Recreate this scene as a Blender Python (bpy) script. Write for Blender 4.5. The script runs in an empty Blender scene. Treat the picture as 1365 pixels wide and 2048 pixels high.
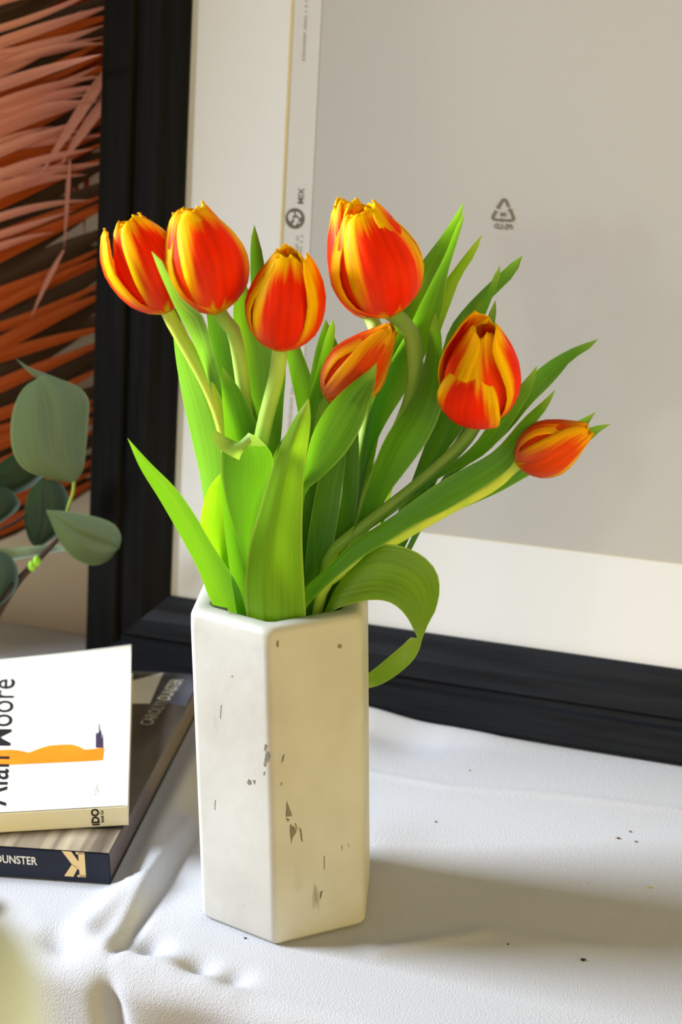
import bpy, bmesh, math, random
from mathutils import Vector as V, Matrix as M
random.seed(7)
SC = bpy.context.scene
COL = SC.collection
W, H, F = 1365, 2048, 3536.76

# ------------------------------------------------------------------ camera
CAM = V((0.027318, -0.946397, 0.580313))
PITCH, YAW, ROLL = 0.336418, 0.0083898, -0.0111089
FW = V((math.sin(YAW)*math.cos(PITCH), math.cos(YAW)*math.cos(PITCH), -math.sin(PITCH)))
r0 = FW.cross(V((0, 0, 1))).normalized(); u0 = r0.cross(FW)
RT = r0*math.cos(ROLL)+u0*math.sin(ROLL); UP = -r0*math.sin(ROLL)+u0*math.cos(ROLL)
cd = bpy.data.cameras.new('camera'); co = bpy.data.objects.new('camera', cd); COL.objects.link(co)
co.matrix_world = M(((RT.x, UP.x, -FW.x, CAM.x), (RT.y, UP.y, -FW.y, CAM.y), (RT.z, UP.z, -FW.z, CAM.z), (0, 0, 0, 1)))
cd.sensor_fit = 'VERTICAL'; cd.sensor_height = 36; cd.lens = F*36/H; cd.clip_start = .01
cd.dof.use_dof = True; cd.dof.focus_distance = 1.03; cd.dof.aperture_fstop = 8.0
SC.camera = co

# ------------------------------------------------------------------ world, window light, exposure
SC.view_settings.view_transform = 'Standard'; SC.view_settings.look = 'None'
SC.view_settings.gamma = 1; SC.view_settings.use_curve_mapping = False
SC.view_settings.exposure = 0.45
wd = bpy.data.worlds.new('room_light'); SC.world = wd; wd.use_nodes = True
wd.node_tree.nodes['Background'].inputs[0].default_value = (1.0, .86, .66, 1)
wd.node_tree.nodes['Background'].inputs[1].default_value = .10

def area(name, az, el, dist, sx, sy, power, color, target=V((0, 0, .15))):
    l = bpy.data.lights.new(name, 'AREA'); l.shape = 'RECTANGLE'; l.size = sx; l.size_y = sy
    l.energy = power; l.color = color
    o = bpy.data.objects.new(name, l); COL.objects.link(o)
    a, e = math.radians(az), math.radians(el)
    d = V((math.sin(a)*math.cos(e), -math.cos(a)*math.cos(e), math.sin(e)))
    o.location = target+d*dist
    o.rotation_euler = d.to_track_quat('Z', 'Y').to_euler()
    return o
area('window_daylight', -100, 25, 2.2, .75, .7, 116, (.85, .92, 1.0))
area('room_light', 2, 9, 2.7, 5.2, 2.2, 43, (1.0, .85, .56))
area('warm_fill_light', 58, 6, 2.0, .6, .6, 11, (1.0, .74, .02))  # added fill for the yellow light on the vase's right face

# ------------------------------------------------------------------ geometry helpers
def ray(px, py):
    return (FW*F+RT*(px-W/2)-UP*(py-H/2)).normalized()
def on_y(px, py, Y):                      # the point seen at a pixel, at depth y = Y
    d = ray(px, py); return CAM+d*((Y-CAM.y)/d.y)
def on_z(px, py, z=0):
    d = ray(px, py); return CAM+d*((z-CAM.z)/d.z)
PHI, LAM = 0.390375, 0.171528
EE = V((math.cos(PHI), -math.sin(PHI), 0)); NN = V((-math.sin(PHI), -math.cos(PHI), 0))
UU = V((0, 0, math.cos(LAM)))-NN*math.sin(LAM)
FO = V((-.2*math.cos(PHI), 0.275448+.2*math.sin(PHI), 0)); FN = EE.cross(UU)
FM = M(((EE.x, UU.x, FN.x, FO.x), (EE.y, UU.y, FN.y, FO.y), (EE.z, UU.z, FN.z, FO.z), (0, 0, 0, 1)))
def fp(px, py, c=0):                      # point in the leaning picture's own plane
    d = ray(px, py); t = (FO+FN*c-CAM).dot(FN)/d.dot(FN); P = CAM+d*t-FO
    return P.dot(EE), P.dot(UU)
def en(P): return (P-FO).dot(EE), (P-FO).dot(NN)

def s2l(*c):
    return tuple((x/255/12.92 if x/255 <= .04045 else ((x/255+.055)/1.055)**2.4) for x in c)+(1,)

def link(name, me, mat=None, parent=None, smooth=False):
    o = bpy.data.objects.new(name, me); COL.objects.link(o)
    if mat and not me.materials: me.materials.append(mat)
    if smooth:
        for p in me.polygons: p.use_smooth = True
    if parent: o.parent = parent
    return o
def mesh(name, vs, fs, mat=None, parent=None, smooth=False, uvs=None):
    me = bpy.data.meshes.new(name); me.from_pydata([tuple(v) for v in vs], [], fs)
    if uvs:
        uv = me.uv_layers.new(name='UVMap')
        for l in me.loops: uv.data[l.index].uv = uvs[l.vertex_index]
    me.update()
    return link(name, me, mat, parent, smooth)
def bm_obj(name, bm, mat=None, parent=None, smooth=False):
    me = bpy.data.meshes.new(name); bmesh.ops.recalc_face_normals(bm, faces=bm.faces); bm.to_mesh(me); bm.free()
    return link(name, me, mat, parent, smooth)
def tag(o, label, cat, group=None):
    o['label'] = label; o['category'] = cat
    if group: o['group'] = group
    return o
def empty(name, loc, label, cat, group=None):
    o = bpy.data.objects.new(name, None); COL.objects.link(o); o.location = loc
    return tag(o, label, cat, group)
def struct(o):
    o['kind'] = 'structure'; return o
def keep(o, root):                         # mesh written in world coordinates under a placed empty
    o.parent = root; o.matrix_parent_inverse = M.Translation(root.location).inverted(); return o

def catmull(P, n):
    m = len(P)-1; out = []
    d = [0]
    for i in range(m): d.append(d[-1]+max((P[i+1]-P[i]).length, 1e-9))
    for k in range(n):
        s = d[-1]*k/(n-1); i = 0
        while i < m-1 and s > d[i+1]: i += 1
        t = (s-d[i])/(d[i+1]-d[i])
        p0 = P[max(i-1, 0)]; p1 = P[i]; p2 = P[i+1]; p3 = P[min(i+2, m)]
        h = d[i+1]-d[i]
        m1 = (p2-p0)/max(d[min(i+1, m)]-d[max(i-1, 0)], 1e-9)*h
        m2 = (p3-p1)/max(d[min(i+2, m)]-d[i], 1e-9)*h
        t2, t3 = t*t, t*t*t
        out.append(p1*(2*t3-3*t2+1)+m1*(t3-2*t2+t)+p2*(-2*t3+3*t2)+m2*(t3-t2))
    return out
def interp(ys, s):
    x = s*(len(ys)-1); i = min(int(x), len(ys)-2); t = x-i
    return ys[i]*(1-t)+ys[i+1]*t
def tube(name, P, rad, mat, parent=None, n=20, seg=12, caps=True):
    C = catmull(P, n); vs = []; fs = []
    up = V((.3, -1, .2))
    for i, c in enumerate(C):
        t = (C[min(i+1, n-1)]-C[max(i-1, 0)]).normalized()
        a = t.cross(up).normalized(); b = t.cross(a)
        r = interp(rad, i/(n-1)) if isinstance(rad, (list, tuple)) else rad
        for k in range(seg):
            an = 2*math.pi*k/seg; vs.append(c+a*math.cos(an)*r+b*math.sin(an)*r)
    for i in range(n-1):
        for k in range(seg):
            fs.append((i*seg+k, i*seg+(k+1) % seg, (i+1)*seg+(k+1) % seg, (i+1)*seg+k))
    if caps:
        fs.append(tuple(range(seg))); fs.append(tuple((n-1)*seg+k for k in reversed(range(seg))))
    return mesh(name, vs, fs, mat, parent, True)
def box_bm(bm, x0, x1, y0, y1, z0, z1, bev=0):
    r = bmesh.ops.create_cube(bm, size=1)
    for v in r['verts']:
        v.co = V((x0+(v.co.x+.5)*(x1-x0), y0+(v.co.y+.5)*(y1-y0), z0+(v.co.z+.5)*(z1-z0)))
    if bev:
        es = list({e for v in r['verts'] for e in v.link_edges})
        bmesh.ops.bevel(bm, geom=es, offset=bev, segments=2, affect='EDGES')
def text(name, body, size, mat, parent, mw, bold=0, shear=0, sx=1, align='LEFT', space=1):
    cu = bpy.data.curves.new(name, 'FONT'); cu.body = body; cu.size = size; cu.offset = bold
    cu.shear = shear; cu.align_x = align; cu.space_character = space; cu.resolution_u = 3
    ob = bpy.data.objects.new(name, cu); COL.objects.link(ob)
    dg = bpy.context.evaluated_depsgraph_get(); me = bpy.data.meshes.new_from_object(ob.evaluated_get(dg))
    bpy.data.objects.remove(ob); bpy.data.curves.remove(cu)
    me.transform(M.Diagonal((sx, 1, 1, 1))); me.transform(mw); me.materials.clear(); me.name = name
    return link(name, me, mat, parent)
def strip2(pts, w):                         # flat ribbon outline in 2D: list of (quad) points
    vs, fs = [], []
    n = len(pts)
    for i, p in enumerate(pts):
        a = V(pts[max(i-1, 0)]); b = V(pts[min(i+1, n-1)]); t = (b-a).normalized(); q = V((-t.y, t.x))*w/2
        vs += [V(p)+q, V(p)-q]
    for i in range(n-1): fs.append((2*i, 2*i+1, 2*i+3, 2*i+2))
    return vs, fs

# ------------------------------------------------------------------ materials
def mat(name, col, rough=.6, spec=.3, noise=None, bump=None, stretch=(1, 1, 1), col2=None, coat=0, sheen=0, detail=4):
    m = bpy.data.materials.new(name); m.use_nodes = True; nt = m.node_tree; N = nt.nodes; L = nt.links
    b = N['Principled BSDF']; b.inputs['Base Color'].default_value = col
    b.inputs['Roughness'].default_value = rough; b.inputs['Specular IOR Level'].default_value = spec
    b.inputs['Coat Weight'].default_value = coat; b.inputs['Sheen Weight'].default_value = sheen
    if noise or bump:
        tc = N.new('ShaderNodeTexCoord'); mp = N.new('ShaderNodeMapping'); mp.inputs['Scale'].default_value = stretch
        L.new(tc.outputs['Object'], mp.inputs[0])
    if noise:
        n = N.new('ShaderNodeTexNoise'); n.inputs['Scale'].default_value = noise; n.inputs['Detail'].default_value = detail
        L.new(mp.outputs[0], n.inputs['Vector'])
        cr = N.new('ShaderNodeValToRGB'); cr.color_ramp.elements[0].position = .35; cr.color_ramp.elements[1].position = .68
        cr.color_ramp.elements[0].color = col2 or col; cr.color_ramp.elements[1].color = col
        L.new(n.outputs['Fac'], cr.inputs[0]); L.new(cr.outputs[0], b.inputs['Base Color'])
    if bump:
        n2 = N.new('ShaderNodeTexNoise'); n2.inputs['Scale'].default_value = bump[0]; n2.inputs['Detail'].default_value = 3
        L.new(mp.outputs[0], n2.inputs['Vector'])
        bp = N.new('ShaderNodeBump'); bp.inputs['Strength'].default_value = bump[1]; bp.inputs['Distance'].default_value = bump[2]
        L.new(n2.outputs['Fac'], bp.inputs['Height']); L.new(bp.outputs[0], b.inputs['Normal'])
    return m

def leaf_mat(name, col, edge, trans, tfac=.4, rough=.42, streak=.35):
    """green blade: long veins from the UV map, paler margin, light passes through"""
    m = bpy.data.materials.new(name); m.use_nodes = True; nt = m.node_tree; N = nt.nodes; L = nt.links
    b = N['Principled BSDF']; out = N['Material Output']
    b.inputs['Roughness'].default_value = rough; b.inputs['Specular IOR Level'].default_value = .45
    uv = N.new('ShaderNodeUVMap'); mp = N.new('ShaderNodeMapping'); mp.inputs['Scale'].default_value = (26, 2.2, 1)
    L.new(uv.outputs[0], mp.inputs[0])
    oi = N.new('ShaderNodeObjectInfo'); ad = N.new('ShaderNodeVectorMath'); ad.operation = 'ADD'
    L.new(mp.outputs[0], ad.inputs[0]); L.new(oi.outputs['Location'], ad.inputs[1])
    n = N.new('ShaderNodeTexNoise'); n.inputs['Scale'].default_value = 1.0; n.inputs['Detail'].default_value = 5
    L.new(ad.outputs[0], n.inputs['Vector'])
    rp = N.new('ShaderNodeMapRange'); rp.inputs[1].default_value = .3; rp.inputs[2].default_value = .72
    rp.inputs[3].default_value = 1-streak; rp.inputs[4].default_value = 1+streak
    L.new(n.outputs['Fac'], rp.inputs[0])
    mx = N.new('ShaderNodeMix'); mx.data_type = 'RGBA'; mx.inputs['A'].default_value = col; mx.inputs['B'].default_value = edge
    sp = N.new('ShaderNodeSeparateXYZ'); L.new(uv.outputs[0], sp.inputs[0])
    e1 = N.new('ShaderNodeMath'); e1.operation = 'SUBTRACT'; e1.inputs[1].default_value = .5; L.new(sp.outputs[0], e1.inputs[0])
    e2 = N.new('ShaderNodeMath'); e2.operation = 'ABSOLUTE'; L.new(e1.outputs[0], e2.inputs[0])
    e3 = N.new('ShaderNodeMapRange'); e3.inputs[1].default_value = .455; e3.inputs[2].default_value = .5; L.new(e2.outputs[0], e3.inputs[0])
    tp = N.new('ShaderNodeMapRange'); tp.inputs[1].default_value = .06; tp.inputs[2].default_value = 0; L.new(sp.outputs[1], tp.inputs[0])
    mxx = N.new('ShaderNodeMath'); mxx.operation = 'MAXIMUM'; L.new(e3.outputs[0], mxx.inputs[0]); L.new(tp.outputs[0], mxx.inputs[1])
    L.new(mxx.outputs[0], mx.inputs['Factor'])
    hs = N.new('ShaderNodeHueSaturation'); L.new(mx.outputs['Result'], hs.inputs['Color']); L.new(rp.outputs[0], hs.inputs['Value'])
    L.new(hs.outputs[0], b.inputs['Base Color'])
    bp = N.new('ShaderNodeBump'); bp.inputs['Strength'].default_value = .25; bp.inputs['Distance'].default_value = .0006
    L.new(n.outputs['Fac'], bp.inputs['Height']); L.new(bp.outputs[0], b.inputs['Normal'])
    tr = N.new('ShaderNodeBsdfTranslucent'); tr.inputs[0].default_value = trans
    ms = N.new('ShaderNodeMixShader'); ms.inputs[0].default_value = tfac
    L.new(b.outputs[0], ms.inputs[1]); L.new(tr.outputs[0], ms.inputs[2]); L.new(ms.outputs[0], out.inputs[0])
    return m

def petal_mat(name, red, yel, pink, spread=.0, tfac=.32):
    """flame tulip petal: red centre, yellow margin and tip, pink light sheen painted low at the sides, yellow foot"""
    m = bpy.data.materials.new(name); m.use_nodes = True; nt = m.node_tree; N = nt.nodes; L = nt.links
    b = N['Principled BSDF']; out = N['Material Output']
    b.inputs['Roughness'].default_value = .5; b.inputs['Specular IOR Level'].default_value = .09
    def mth(op, a, bb=None):
        x = N.new('ShaderNodeMath'); x.operation = op
        for i, q in enumerate((a, bb)):
            if q is None: continue
            if isinstance(q, (int, float)): x.inputs[i].default_value = q
            else: L.new(q, x.inputs[i])
        return x.outputs[0]
    def rng(a, lo, hi):
        x = N.new('ShaderNodeMapRange'); x.interpolation_type = 'SMOOTHSTEP'
        x.inputs[1].default_value = lo; x.inputs[2].default_value = hi; L.new(a, x.inputs[0]); return x.outputs[0]
    uv = N.new('ShaderNodeUVMap'); sp = N.new('ShaderNodeSeparateXYZ'); L.new(uv.outputs[0], sp.inputs[0])
    mp = N.new('ShaderNodeMapping'); mp.inputs['Scale'].default_value = (13, 1.6, 1); L.new(uv.outputs[0], mp.inputs[0])
    oi = N.new('ShaderNodeObjectInfo'); ad = N.new('ShaderNodeVectorMath'); ad.operation = 'ADD'
    sc = N.new('ShaderNodeVectorMath'); sc.operation = 'SCALE'; sc.inputs['Scale'].default_value = 40
    cm = N.new('ShaderNodeCombineXYZ'); L.new(oi.outputs['Random'], cm.inputs[0]); L.new(oi.outputs['Random'], cm.inputs[1])
    L.new(cm.outputs[0], sc.inputs[0]); L.new(mp.outputs[0], ad.inputs[0]); L.new(sc.outputs[0], ad.inputs[1])
    n = N.new('ShaderNodeTexNoise'); n.inputs['Scale'].default_value = 1; n.inputs['Detail'].default_value = 5
    L.new(ad.outputs[0], n.inputs['Vector'])
    u = mth('ABSOLUTE', mth('MULTIPLY', mth('SUBTRACT', sp.outputs[0], .5), 2.0)); v = sp.outputs[1]
    nz = mth('MULTIPLY', mth('SUBTRACT', n.outputs['Fac'], .5), .42)
    # margin widens towards the tip
    a = mth('ADD', u, mth('ADD', mth('MULTIPLY', mth('POWER', v, 2.2), .42), nz))
    edge = rng(a, .66-spread, 1.02-spread)
    tip = rng(mth('ADD', v, mth('ADD', mth('MULTIPLY', u, .12), nz)), .80-spread*.5, 1.04)
    yfac = mth('MAXIMUM', edge, tip)
    yfac = mth('MAXIMUM', mth('MULTIPLY', yfac, rng(v, .08, .42)), rng(mth('ADD', v, nz), .10, .0))
    mx = N.new('ShaderNodeMix'); mx.data_type = 'RGBA'; mx.inputs['A'].default_value = red; mx.inputs['B'].default_value = pink
    pink_sheen = mth('MULTIPLY', mth('MULTIPLY', rng(v, .62, .12), rng(u, .1, .75)), .6); L.new(pink_sheen, mx.inputs['Factor'])  # pinkish sheen of reflected light mixed into the lower sides
    m2 = N.new('ShaderNodeMix'); m2.data_type = 'RGBA'; L.new(mx.outputs['Result'], m2.inputs['A']); m2.inputs['B'].default_value = yel
    L.new(yfac, m2.inputs['Factor'])
    rp = N.new('ShaderNodeMapRange'); rp.inputs[1].default_value = .3; rp.inputs[2].default_value = .7
    rp.inputs[3].default_value = .86; rp.inputs[4].default_value = 1.12; L.new(n.outputs['Fac'], rp.inputs[0])
    hs = N.new('ShaderNodeHueSaturation'); L.new(m2.outputs['Result'], hs.inputs['Color']); L.new(rp.outputs[0], hs.inputs['Value'])
    L.new(hs.outputs[0], b.inputs['Base Color'])
    bp = N.new('ShaderNodeBump'); bp.inputs['Strength'].default_value = .3; bp.inputs['Distance'].default_value = .0007
    L.new(n.outputs['Fac'], bp.inputs['Height']); L.new(bp.outputs[0], b.inputs['Normal'])
    tr = N.new('ShaderNodeBsdfTranslucent'); L.new(hs.outputs[0], tr.inputs[0])
    ms = N.new('ShaderNodeMixShader'); ms.inputs[0].default_value = tfac
    L.new(b.outputs[0], ms.inputs[1]); L.new(tr.outputs[0], ms.inputs[2]); L.new(ms.outputs[0], out.inputs[0])
    return m

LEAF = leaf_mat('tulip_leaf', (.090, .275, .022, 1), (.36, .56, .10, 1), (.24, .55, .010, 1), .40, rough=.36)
LEAF_SHEEN = leaf_mat('tulip_leaf_sheen', (.19, .42, .11, 1), (.5, .7, .3, 1), (.30, .66, .03, 1), .36, rough=.33, streak=.6)  # pale window sheen on the left leaves, mixed into the green
LEAF_LIME = leaf_mat('tulip_leaf_lime', (.19, .40, .012, 1), (.52, .66, .10, 1), (.44, .74, .010, 1), .45, streak=.2)
LEAF_OLIVE = leaf_mat('tulip_leaf_olive', (.13, .28, .015, 1), (.36, .5, .10, 1), (.36, .60, .012, 1), .42, streak=.3)
LEAF_PALE = leaf_mat('tulip_leaf_underside', (.30, .46, .12, 1), (.5, .64, .25, 1), (.40, .66, .05, 1), .35, streak=.12)
LEAF_DEEP_SHADE = leaf_mat('tulip_leaf_deep_shade', (.050, .170, .014, 1), (.24, .40, .07, 1), (.18, .46, .010, 1), .32, rough=.38)  # for dark and shaded leaves, the bunch's inner shade kept in the colour
STEM = mat('tulip_stem', (.48, .66, .13, 1), .45, .35, noise=60, col2=(.34, .56, .08, 1), stretch=(1, 1, .2))
STEM_OLIVE = mat('tulip_stem_olive', (.28, .44, .07, 1), .45, .35, noise=60, col2=(.2, .36, .05, 1), stretch=(1, 1, .2))
STEM_YELLOW = mat('tulip_stem_yellow', (.62, .72, .08, 1), .45, .35, noise=60, col2=(.45, .64, .06, 1), stretch=(1, 1, .2))
PETAL = petal_mat('tulip_petal', (.98, .030, .001, 1), (1.0, .62, .001, 1), (.94, .10, .05, 1))
PETAL_Y = petal_mat('tulip_petal_yellow', (.98, .060, .001, 1), (1.0, .58, .001, 1), (.94, .11, .03, 1), .16)
PETAL_R = petal_mat('tulip_petal_rosy', (.88, .085, .006, 1), (1.0, .52, .006, 1), (.86, .22, .13, 1), .06)
CLOTH = mat('tablecloth_crepe', s2l(177, 178, 184), .9, .1, bump=(900, .7, .0007), sheen=.15)
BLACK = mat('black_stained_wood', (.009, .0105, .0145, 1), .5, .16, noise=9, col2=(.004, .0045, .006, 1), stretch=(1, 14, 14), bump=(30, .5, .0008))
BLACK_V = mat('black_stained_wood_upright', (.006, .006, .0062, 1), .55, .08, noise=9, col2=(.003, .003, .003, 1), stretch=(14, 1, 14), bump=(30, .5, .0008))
MATBOARD = mat('mat_board', s2l(209, 209, 211), .85, .15)
BEVEL = mat('mat_bevel', s2l(222, 214, 186), .8, .15)
SHEET = mat('grey_insert_sheet', s2l(170, 167, 165), .55, .3)
STRIP = mat('pale_insert_margin', s2l(192, 190, 189), .55, .3)
INK = mat('grey_ink', s2l(98, 90, 80), .8, .1)
INK_F = mat('faded_ink', s2l(160, 152, 146), .8, .1)
WALLM = mat('wall_paint', s2l(242, 236, 230), .9, .1, bump=(90, .2, .001))
FLOORM = mat('floor_boards', s2l(150, 120, 90), .6, .3, noise=5, col2=s2l(120, 92, 66), stretch=(1, 9, 1))
WOOD = mat('table_wood', s2l(150, 120, 88), .6, .3, noise=7, col2=s2l(120, 92, 66), stretch=(1, 9, 1))

def glass_mat():
    m = bpy.data.materials.new('picture_glass'); m.use_nodes = True; N = m.node_tree.nodes; L = m.node_tree.links
    N.remove(N['Principled BSDF']); t = N.new('ShaderNodeBsdfTransparent'); g = N.new('ShaderNodeBsdfGlossy')
    g.inputs['Roughness'].default_value = .12; fr = N.new('ShaderNodeFresnel'); fr.inputs[0].default_value = 1.45
    ms = N.new('ShaderNodeMixShader'); ge = N.new('ShaderNodeNewGeometry'); iv = N.new('ShaderNodeMath'); iv.operation = 'SUBTRACT'; iv.inputs[0].default_value = 1; L.new(ge.outputs['Backfacing'], iv.inputs[1])
    mu = N.new('ShaderNodeMath'); mu.operation = 'MULTIPLY'; L.new(fr.outputs[0], mu.inputs[0]); L.new(iv.outputs[0], mu.inputs[1])
    L.new(mu.outputs[0], ms.inputs[0]); L.new(t.outputs[0], ms.inputs[1]); L.new(g.outputs[0], ms.inputs[2])
    L.new(ms.outputs[0], N['Material Output'].inputs[0]); return m
GLASS = glass_mat()

def concrete():
    m = bpy.data.materials.new('cast_concrete'); m.use_nodes = True; nt = m.node_tree; N = nt.nodes; L = nt.links
    b = N['Principled BSDF']; b.inputs['Roughness'].default_value = .55; b.inputs['Specular IOR Level'].default_value = .35
    tc = N.new('ShaderNodeTexCoord')
    def noise(scale, st, det=5):
        mp = N.new('ShaderNodeMapping'); mp.inputs['Scale'].default_value = st; L.new(tc.outputs['Object'], mp.inputs[0])
        n = N.new('ShaderNodeTexNoise'); n.inputs['Scale'].default_value = scale; n.inputs['Detail'].default_value = det
        L.new(mp.outputs[0], n.inputs['Vector']); return n.outputs['Fac']
    def ramp(f, lo, hi):
        r = N.new('ShaderNodeMapRange'); r.inputs[1].default_value = lo; r.inputs[2].default_value = hi; L.new(f, r.inputs[0]); return r.outputs[0]
    def mix(fac, A, B):
        x = N.new('ShaderNodeMix'); x.data_type = 'RGBA'; L.new(fac, x.inputs['Factor'])
        for k, q in (('A', A), ('B', B)):
            if isinstance(q, tuple): x.inputs[k].default_value = q
            else: L.new(q, x.inputs[k])
        return x.outputs['Result']
    c = mix(ramp(noise(18, (1, 1, .8)), .35, .7), s2l(190, 189, 184), s2l(176, 173, 164))
    mu = N.new('ShaderNodeMath'); mu.operation = 'MULTIPLY'
    L.new(ramp(noise(55, (1, 1, .22), 7), .66, .72), mu.inputs[0]); L.new(ramp(noise(14, (1, 1, 1), 2), .52, .66), mu.inputs[1])
    c = mix(mu.outputs[0], c, s2l(140, 133, 119))
    pit = N.new('ShaderNodeTexVoronoi'); pit.inputs['Scale'].default_value = 75; L.new(tc.outputs['Object'], pit.inputs['Vector'])
    pm = N.new('ShaderNodeMath'); pm.operation = 'MULTIPLY'
    L.new(ramp(pit.outputs['Distance'], .075, .05), pm.inputs[0]); L.new(ramp(noise(40, (1, 1, 1), 1), .6, .62), pm.inputs[1])
    c = mix(pm.outputs[0], c, s2l(135, 125, 108))
    L.new(c, b.inputs['Base Color'])
    bp = N.new('ShaderNodeBump'); bp.inputs['Strength'].default_value = .25; bp.inputs['Distance'].default_value = .0008
    L.new(noise(120, (1, 1, 1)), bp.inputs['Height']); L.new(bp.outputs[0], b.inputs['Normal'])
    return m
CONCRETE = concrete()
SCUFF = mat('bare_concrete_scuff', s2l(104, 99, 90), .7, .2, noise=300, col2=s2l(132, 124, 110))

# ------------------------------------------------------------------ setting: wall, floor, table, cloth
def plane_en(name, e0, e1, n0, n1, z0, z1, m):
    bm = bmesh.new(); box_bm(bm, e0, e1, n0, n1, z0, z1)
    for v in bm.verts: v.co = FO+EE*v.co.x+NN*v.co.y+V((0, 0, v.co.z))
    return bm_obj(name, bm, m)
N_WALL, N_BACK, N_EDGE = -.168, -.068, .365
struct(plane_en('wall_back', -1.3, 2.2, N_WALL-.1, N_WALL, -.75, 1.7, WALLM))
struct(plane_en('light_block_left', -.48, -.36, N_WALL, .185, -.75, 1.7, WALLM))  # unseen panel added to keep window light off the fronds and picture's left
struct(plane_en('floor', -1.3, 2.2, N_WALL, 2.2, -.80, -.75, FLOORM))
tb = empty('table', FO+EE*.4+NN*.15+V((0, 0, -.75)), 'wooden table hidden beneath the pale grey tablecloth', 'table')
def tpart(name, *a):
    o = plane_en(name, *a, WOOD); return keep(o, tb)
tpart('tabletop', -.28, 1.16, N_BACK+.008, N_EDGE-.016, -.052, -.012)
for e0 in (-.25, 1.06):
    for n0 in (N_BACK+.03, N_EDGE-.09):
        tpart('leg', e0, e0+.055, n0, n0+.055, -.75, -.052)

def seg_d(p, a, b):
    ab = b-a; t = max(0, min(1, (p-a).dot(ab)/ab.dot(ab))); return (p-(a+ab*t)).length, t
def zp(px, py): q = on_z(px, py, 0); return V((q.x, q.y))
RIDGES = [  # pixel polyline on the table, height, width
    ([(735, 1543), (900, 1574), (1130, 1594), (1365, 1622)], .0012, .0035),
    ([(395, 1470), (338, 1610), (280, 1770), (160, 1872)], .0065, .012),
    ([(405, 1640), (330, 1760), (232, 1912)], -.0040, .0045),
    ([(385, 1650), (300, 1780), (212, 1905)], .0034, .007),
    ([(228, 1915), (150, 1880), (60, 1850)], .003, .012),
    ([(250, 1925), (330, 1935), (450, 1985)], .0035, .010),
    ([(740, 1460), (900, 1480)], -.002, .02),
    ([(640, 1850), (760, 1905), (900, 1880), (960, 1872)], .0014, .006),
    ([(960, 1862), (1100, 1885), (1240, 1900)], .001, .008),
]
RID = [([zp(*p) for p in pl], h, w) for pl, h, w in RIDGES]
DIMP = [(zp(300, 1892), -.0045, .010), (zp(395, 1935), -.004, .010), (zp(470, 1955), -.003, .009), (zp(120, 1880), -.004, .012),
        (zp(140, 1895), -.003, .01), (zp(820, 1480), -.003, .03), (zp(745, 1690), .002, .03)]
HUMP = [en(on_z(735, 1400)), en(on_z(900, 1425))]
def cloth_h(P, e, n):
    p = V((P.x, P.y)); h = 0
    for pl, hh, w in RID:
        best = 9; tt = 0
        for i in range(len(pl)-1):
            d, t = seg_d(p, pl[i], pl[i+1])
            if d < best: best = d; tt = (i+t)/(len(pl)-1)
        if best < 4*w: h += hh*1.5*math.exp(-(best/w)**2)*(.35+.65*math.sin(math.pi*min(1, max(0, .12+.8*tt))))
    for c, hh, w in DIMP:
        d = (p-c).length
        if d < 3*w: h += hh*1.5*math.exp(-(d/w)**2)
    # cloth pushed up in front of the picture's foot
    h += .0125*math.exp(-((n-.007)/.010)**2)*min(1, max(0, n/.006))*(1/(1+math.exp((e-.335)/.030)))*(1/(1+math.exp(-(e-.16)/.02)))
    h += .0012*math.sin(e*23+n*9)*math.sin(n*31+e*7)*.5
    # low bed where the vase and the books press the cloth down
    rv = math.hypot(P.x, P.y); k = 1/(1+math.exp(-(rv-.067)/.004)); h = h*k
    kb = 1/(1+math.exp(-((P.x*.9845-P.y*.1755)+.103)/.004)) if P.y > .016 else 1
    if P.x < -.03 and P.y > .0: h = h*max(kb, 0)
    if n < .001: h = -.0046 if n < -.001 else h-.0046*(.001-n)/.002
    return h
def cloth():
    es = [-.30+i*.006 for i in range(19)]
    e = es[-1]
    while e < .62: e += .0026; es.append(e)
    while e < 1.2: e += .012; es.append(e)
    prof = []   # (n, z, blend)
    n = N_BACK-.004
    prof += [(n, -.16, 0), (n, -.06, 0), (n+.0005, -.012, .0), (n+.003, -.003, .3)]
    n = N_BACK+.004
    while n < N_EDGE-.012: prof.append((n, 0, 1)); n += .0026
    R = .014
    for k in range(7):
        a = math.radians(90*k/6); prof.append((N_EDGE-.012+R*math.sin(a), -R+R*math.cos(a), 1-k/6))
    z = -R-.003
    while z > -.34: prof.append((N_EDGE+.002, z, 0)); z -= .004 if z > -.12 else .02
    vs, fs = [], []
    cor = en(on_z(232, 1915))[0]
    for (n, z, bl) in prof:
        for e in es:
            nn = n; zz = z
            if n > N_EDGE-.013:    # hanging folds, deeper further down
                dz = min(1, max(0, -z)/.10)
                nn += dz*(.013*math.sin(e*34+.8)+.007*math.sin(e*71+2))+dz*.012
                ce = cor+.25*max(0, -z)       # the crease that runs down from the table's corner
                nn -= .010*math.exp(-((e-ce)/.008)**2)*min(1, max(0, -z)/.02)
                nn += .010*math.exp(-((e-ce+.035)/.03)**2)*dz
            P = FO+EE*e+NN*nn
            if bl > 0: zz += cloth_h(P, e, n)*bl
            vs.append(V((P.x, P.y, zz)))
    w = len(es)
    for i in range(len(prof)-1):
        for j in range(w-1): fs.append((i*w+j, (i+1)*w+j, (i+1)*w+j+1, i*w+j+1))
    o = mesh('tablecloth', vs, fs, CLOTH, None, True)
    md = o.modifiers.new('thick', 'SOLIDIFY'); md.thickness = .0008; md.offset = -1
    return tag(o, 'pale grey crepe tablecloth with soft creases spread under the vase and books', 'tablecloth')
cloth()

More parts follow.
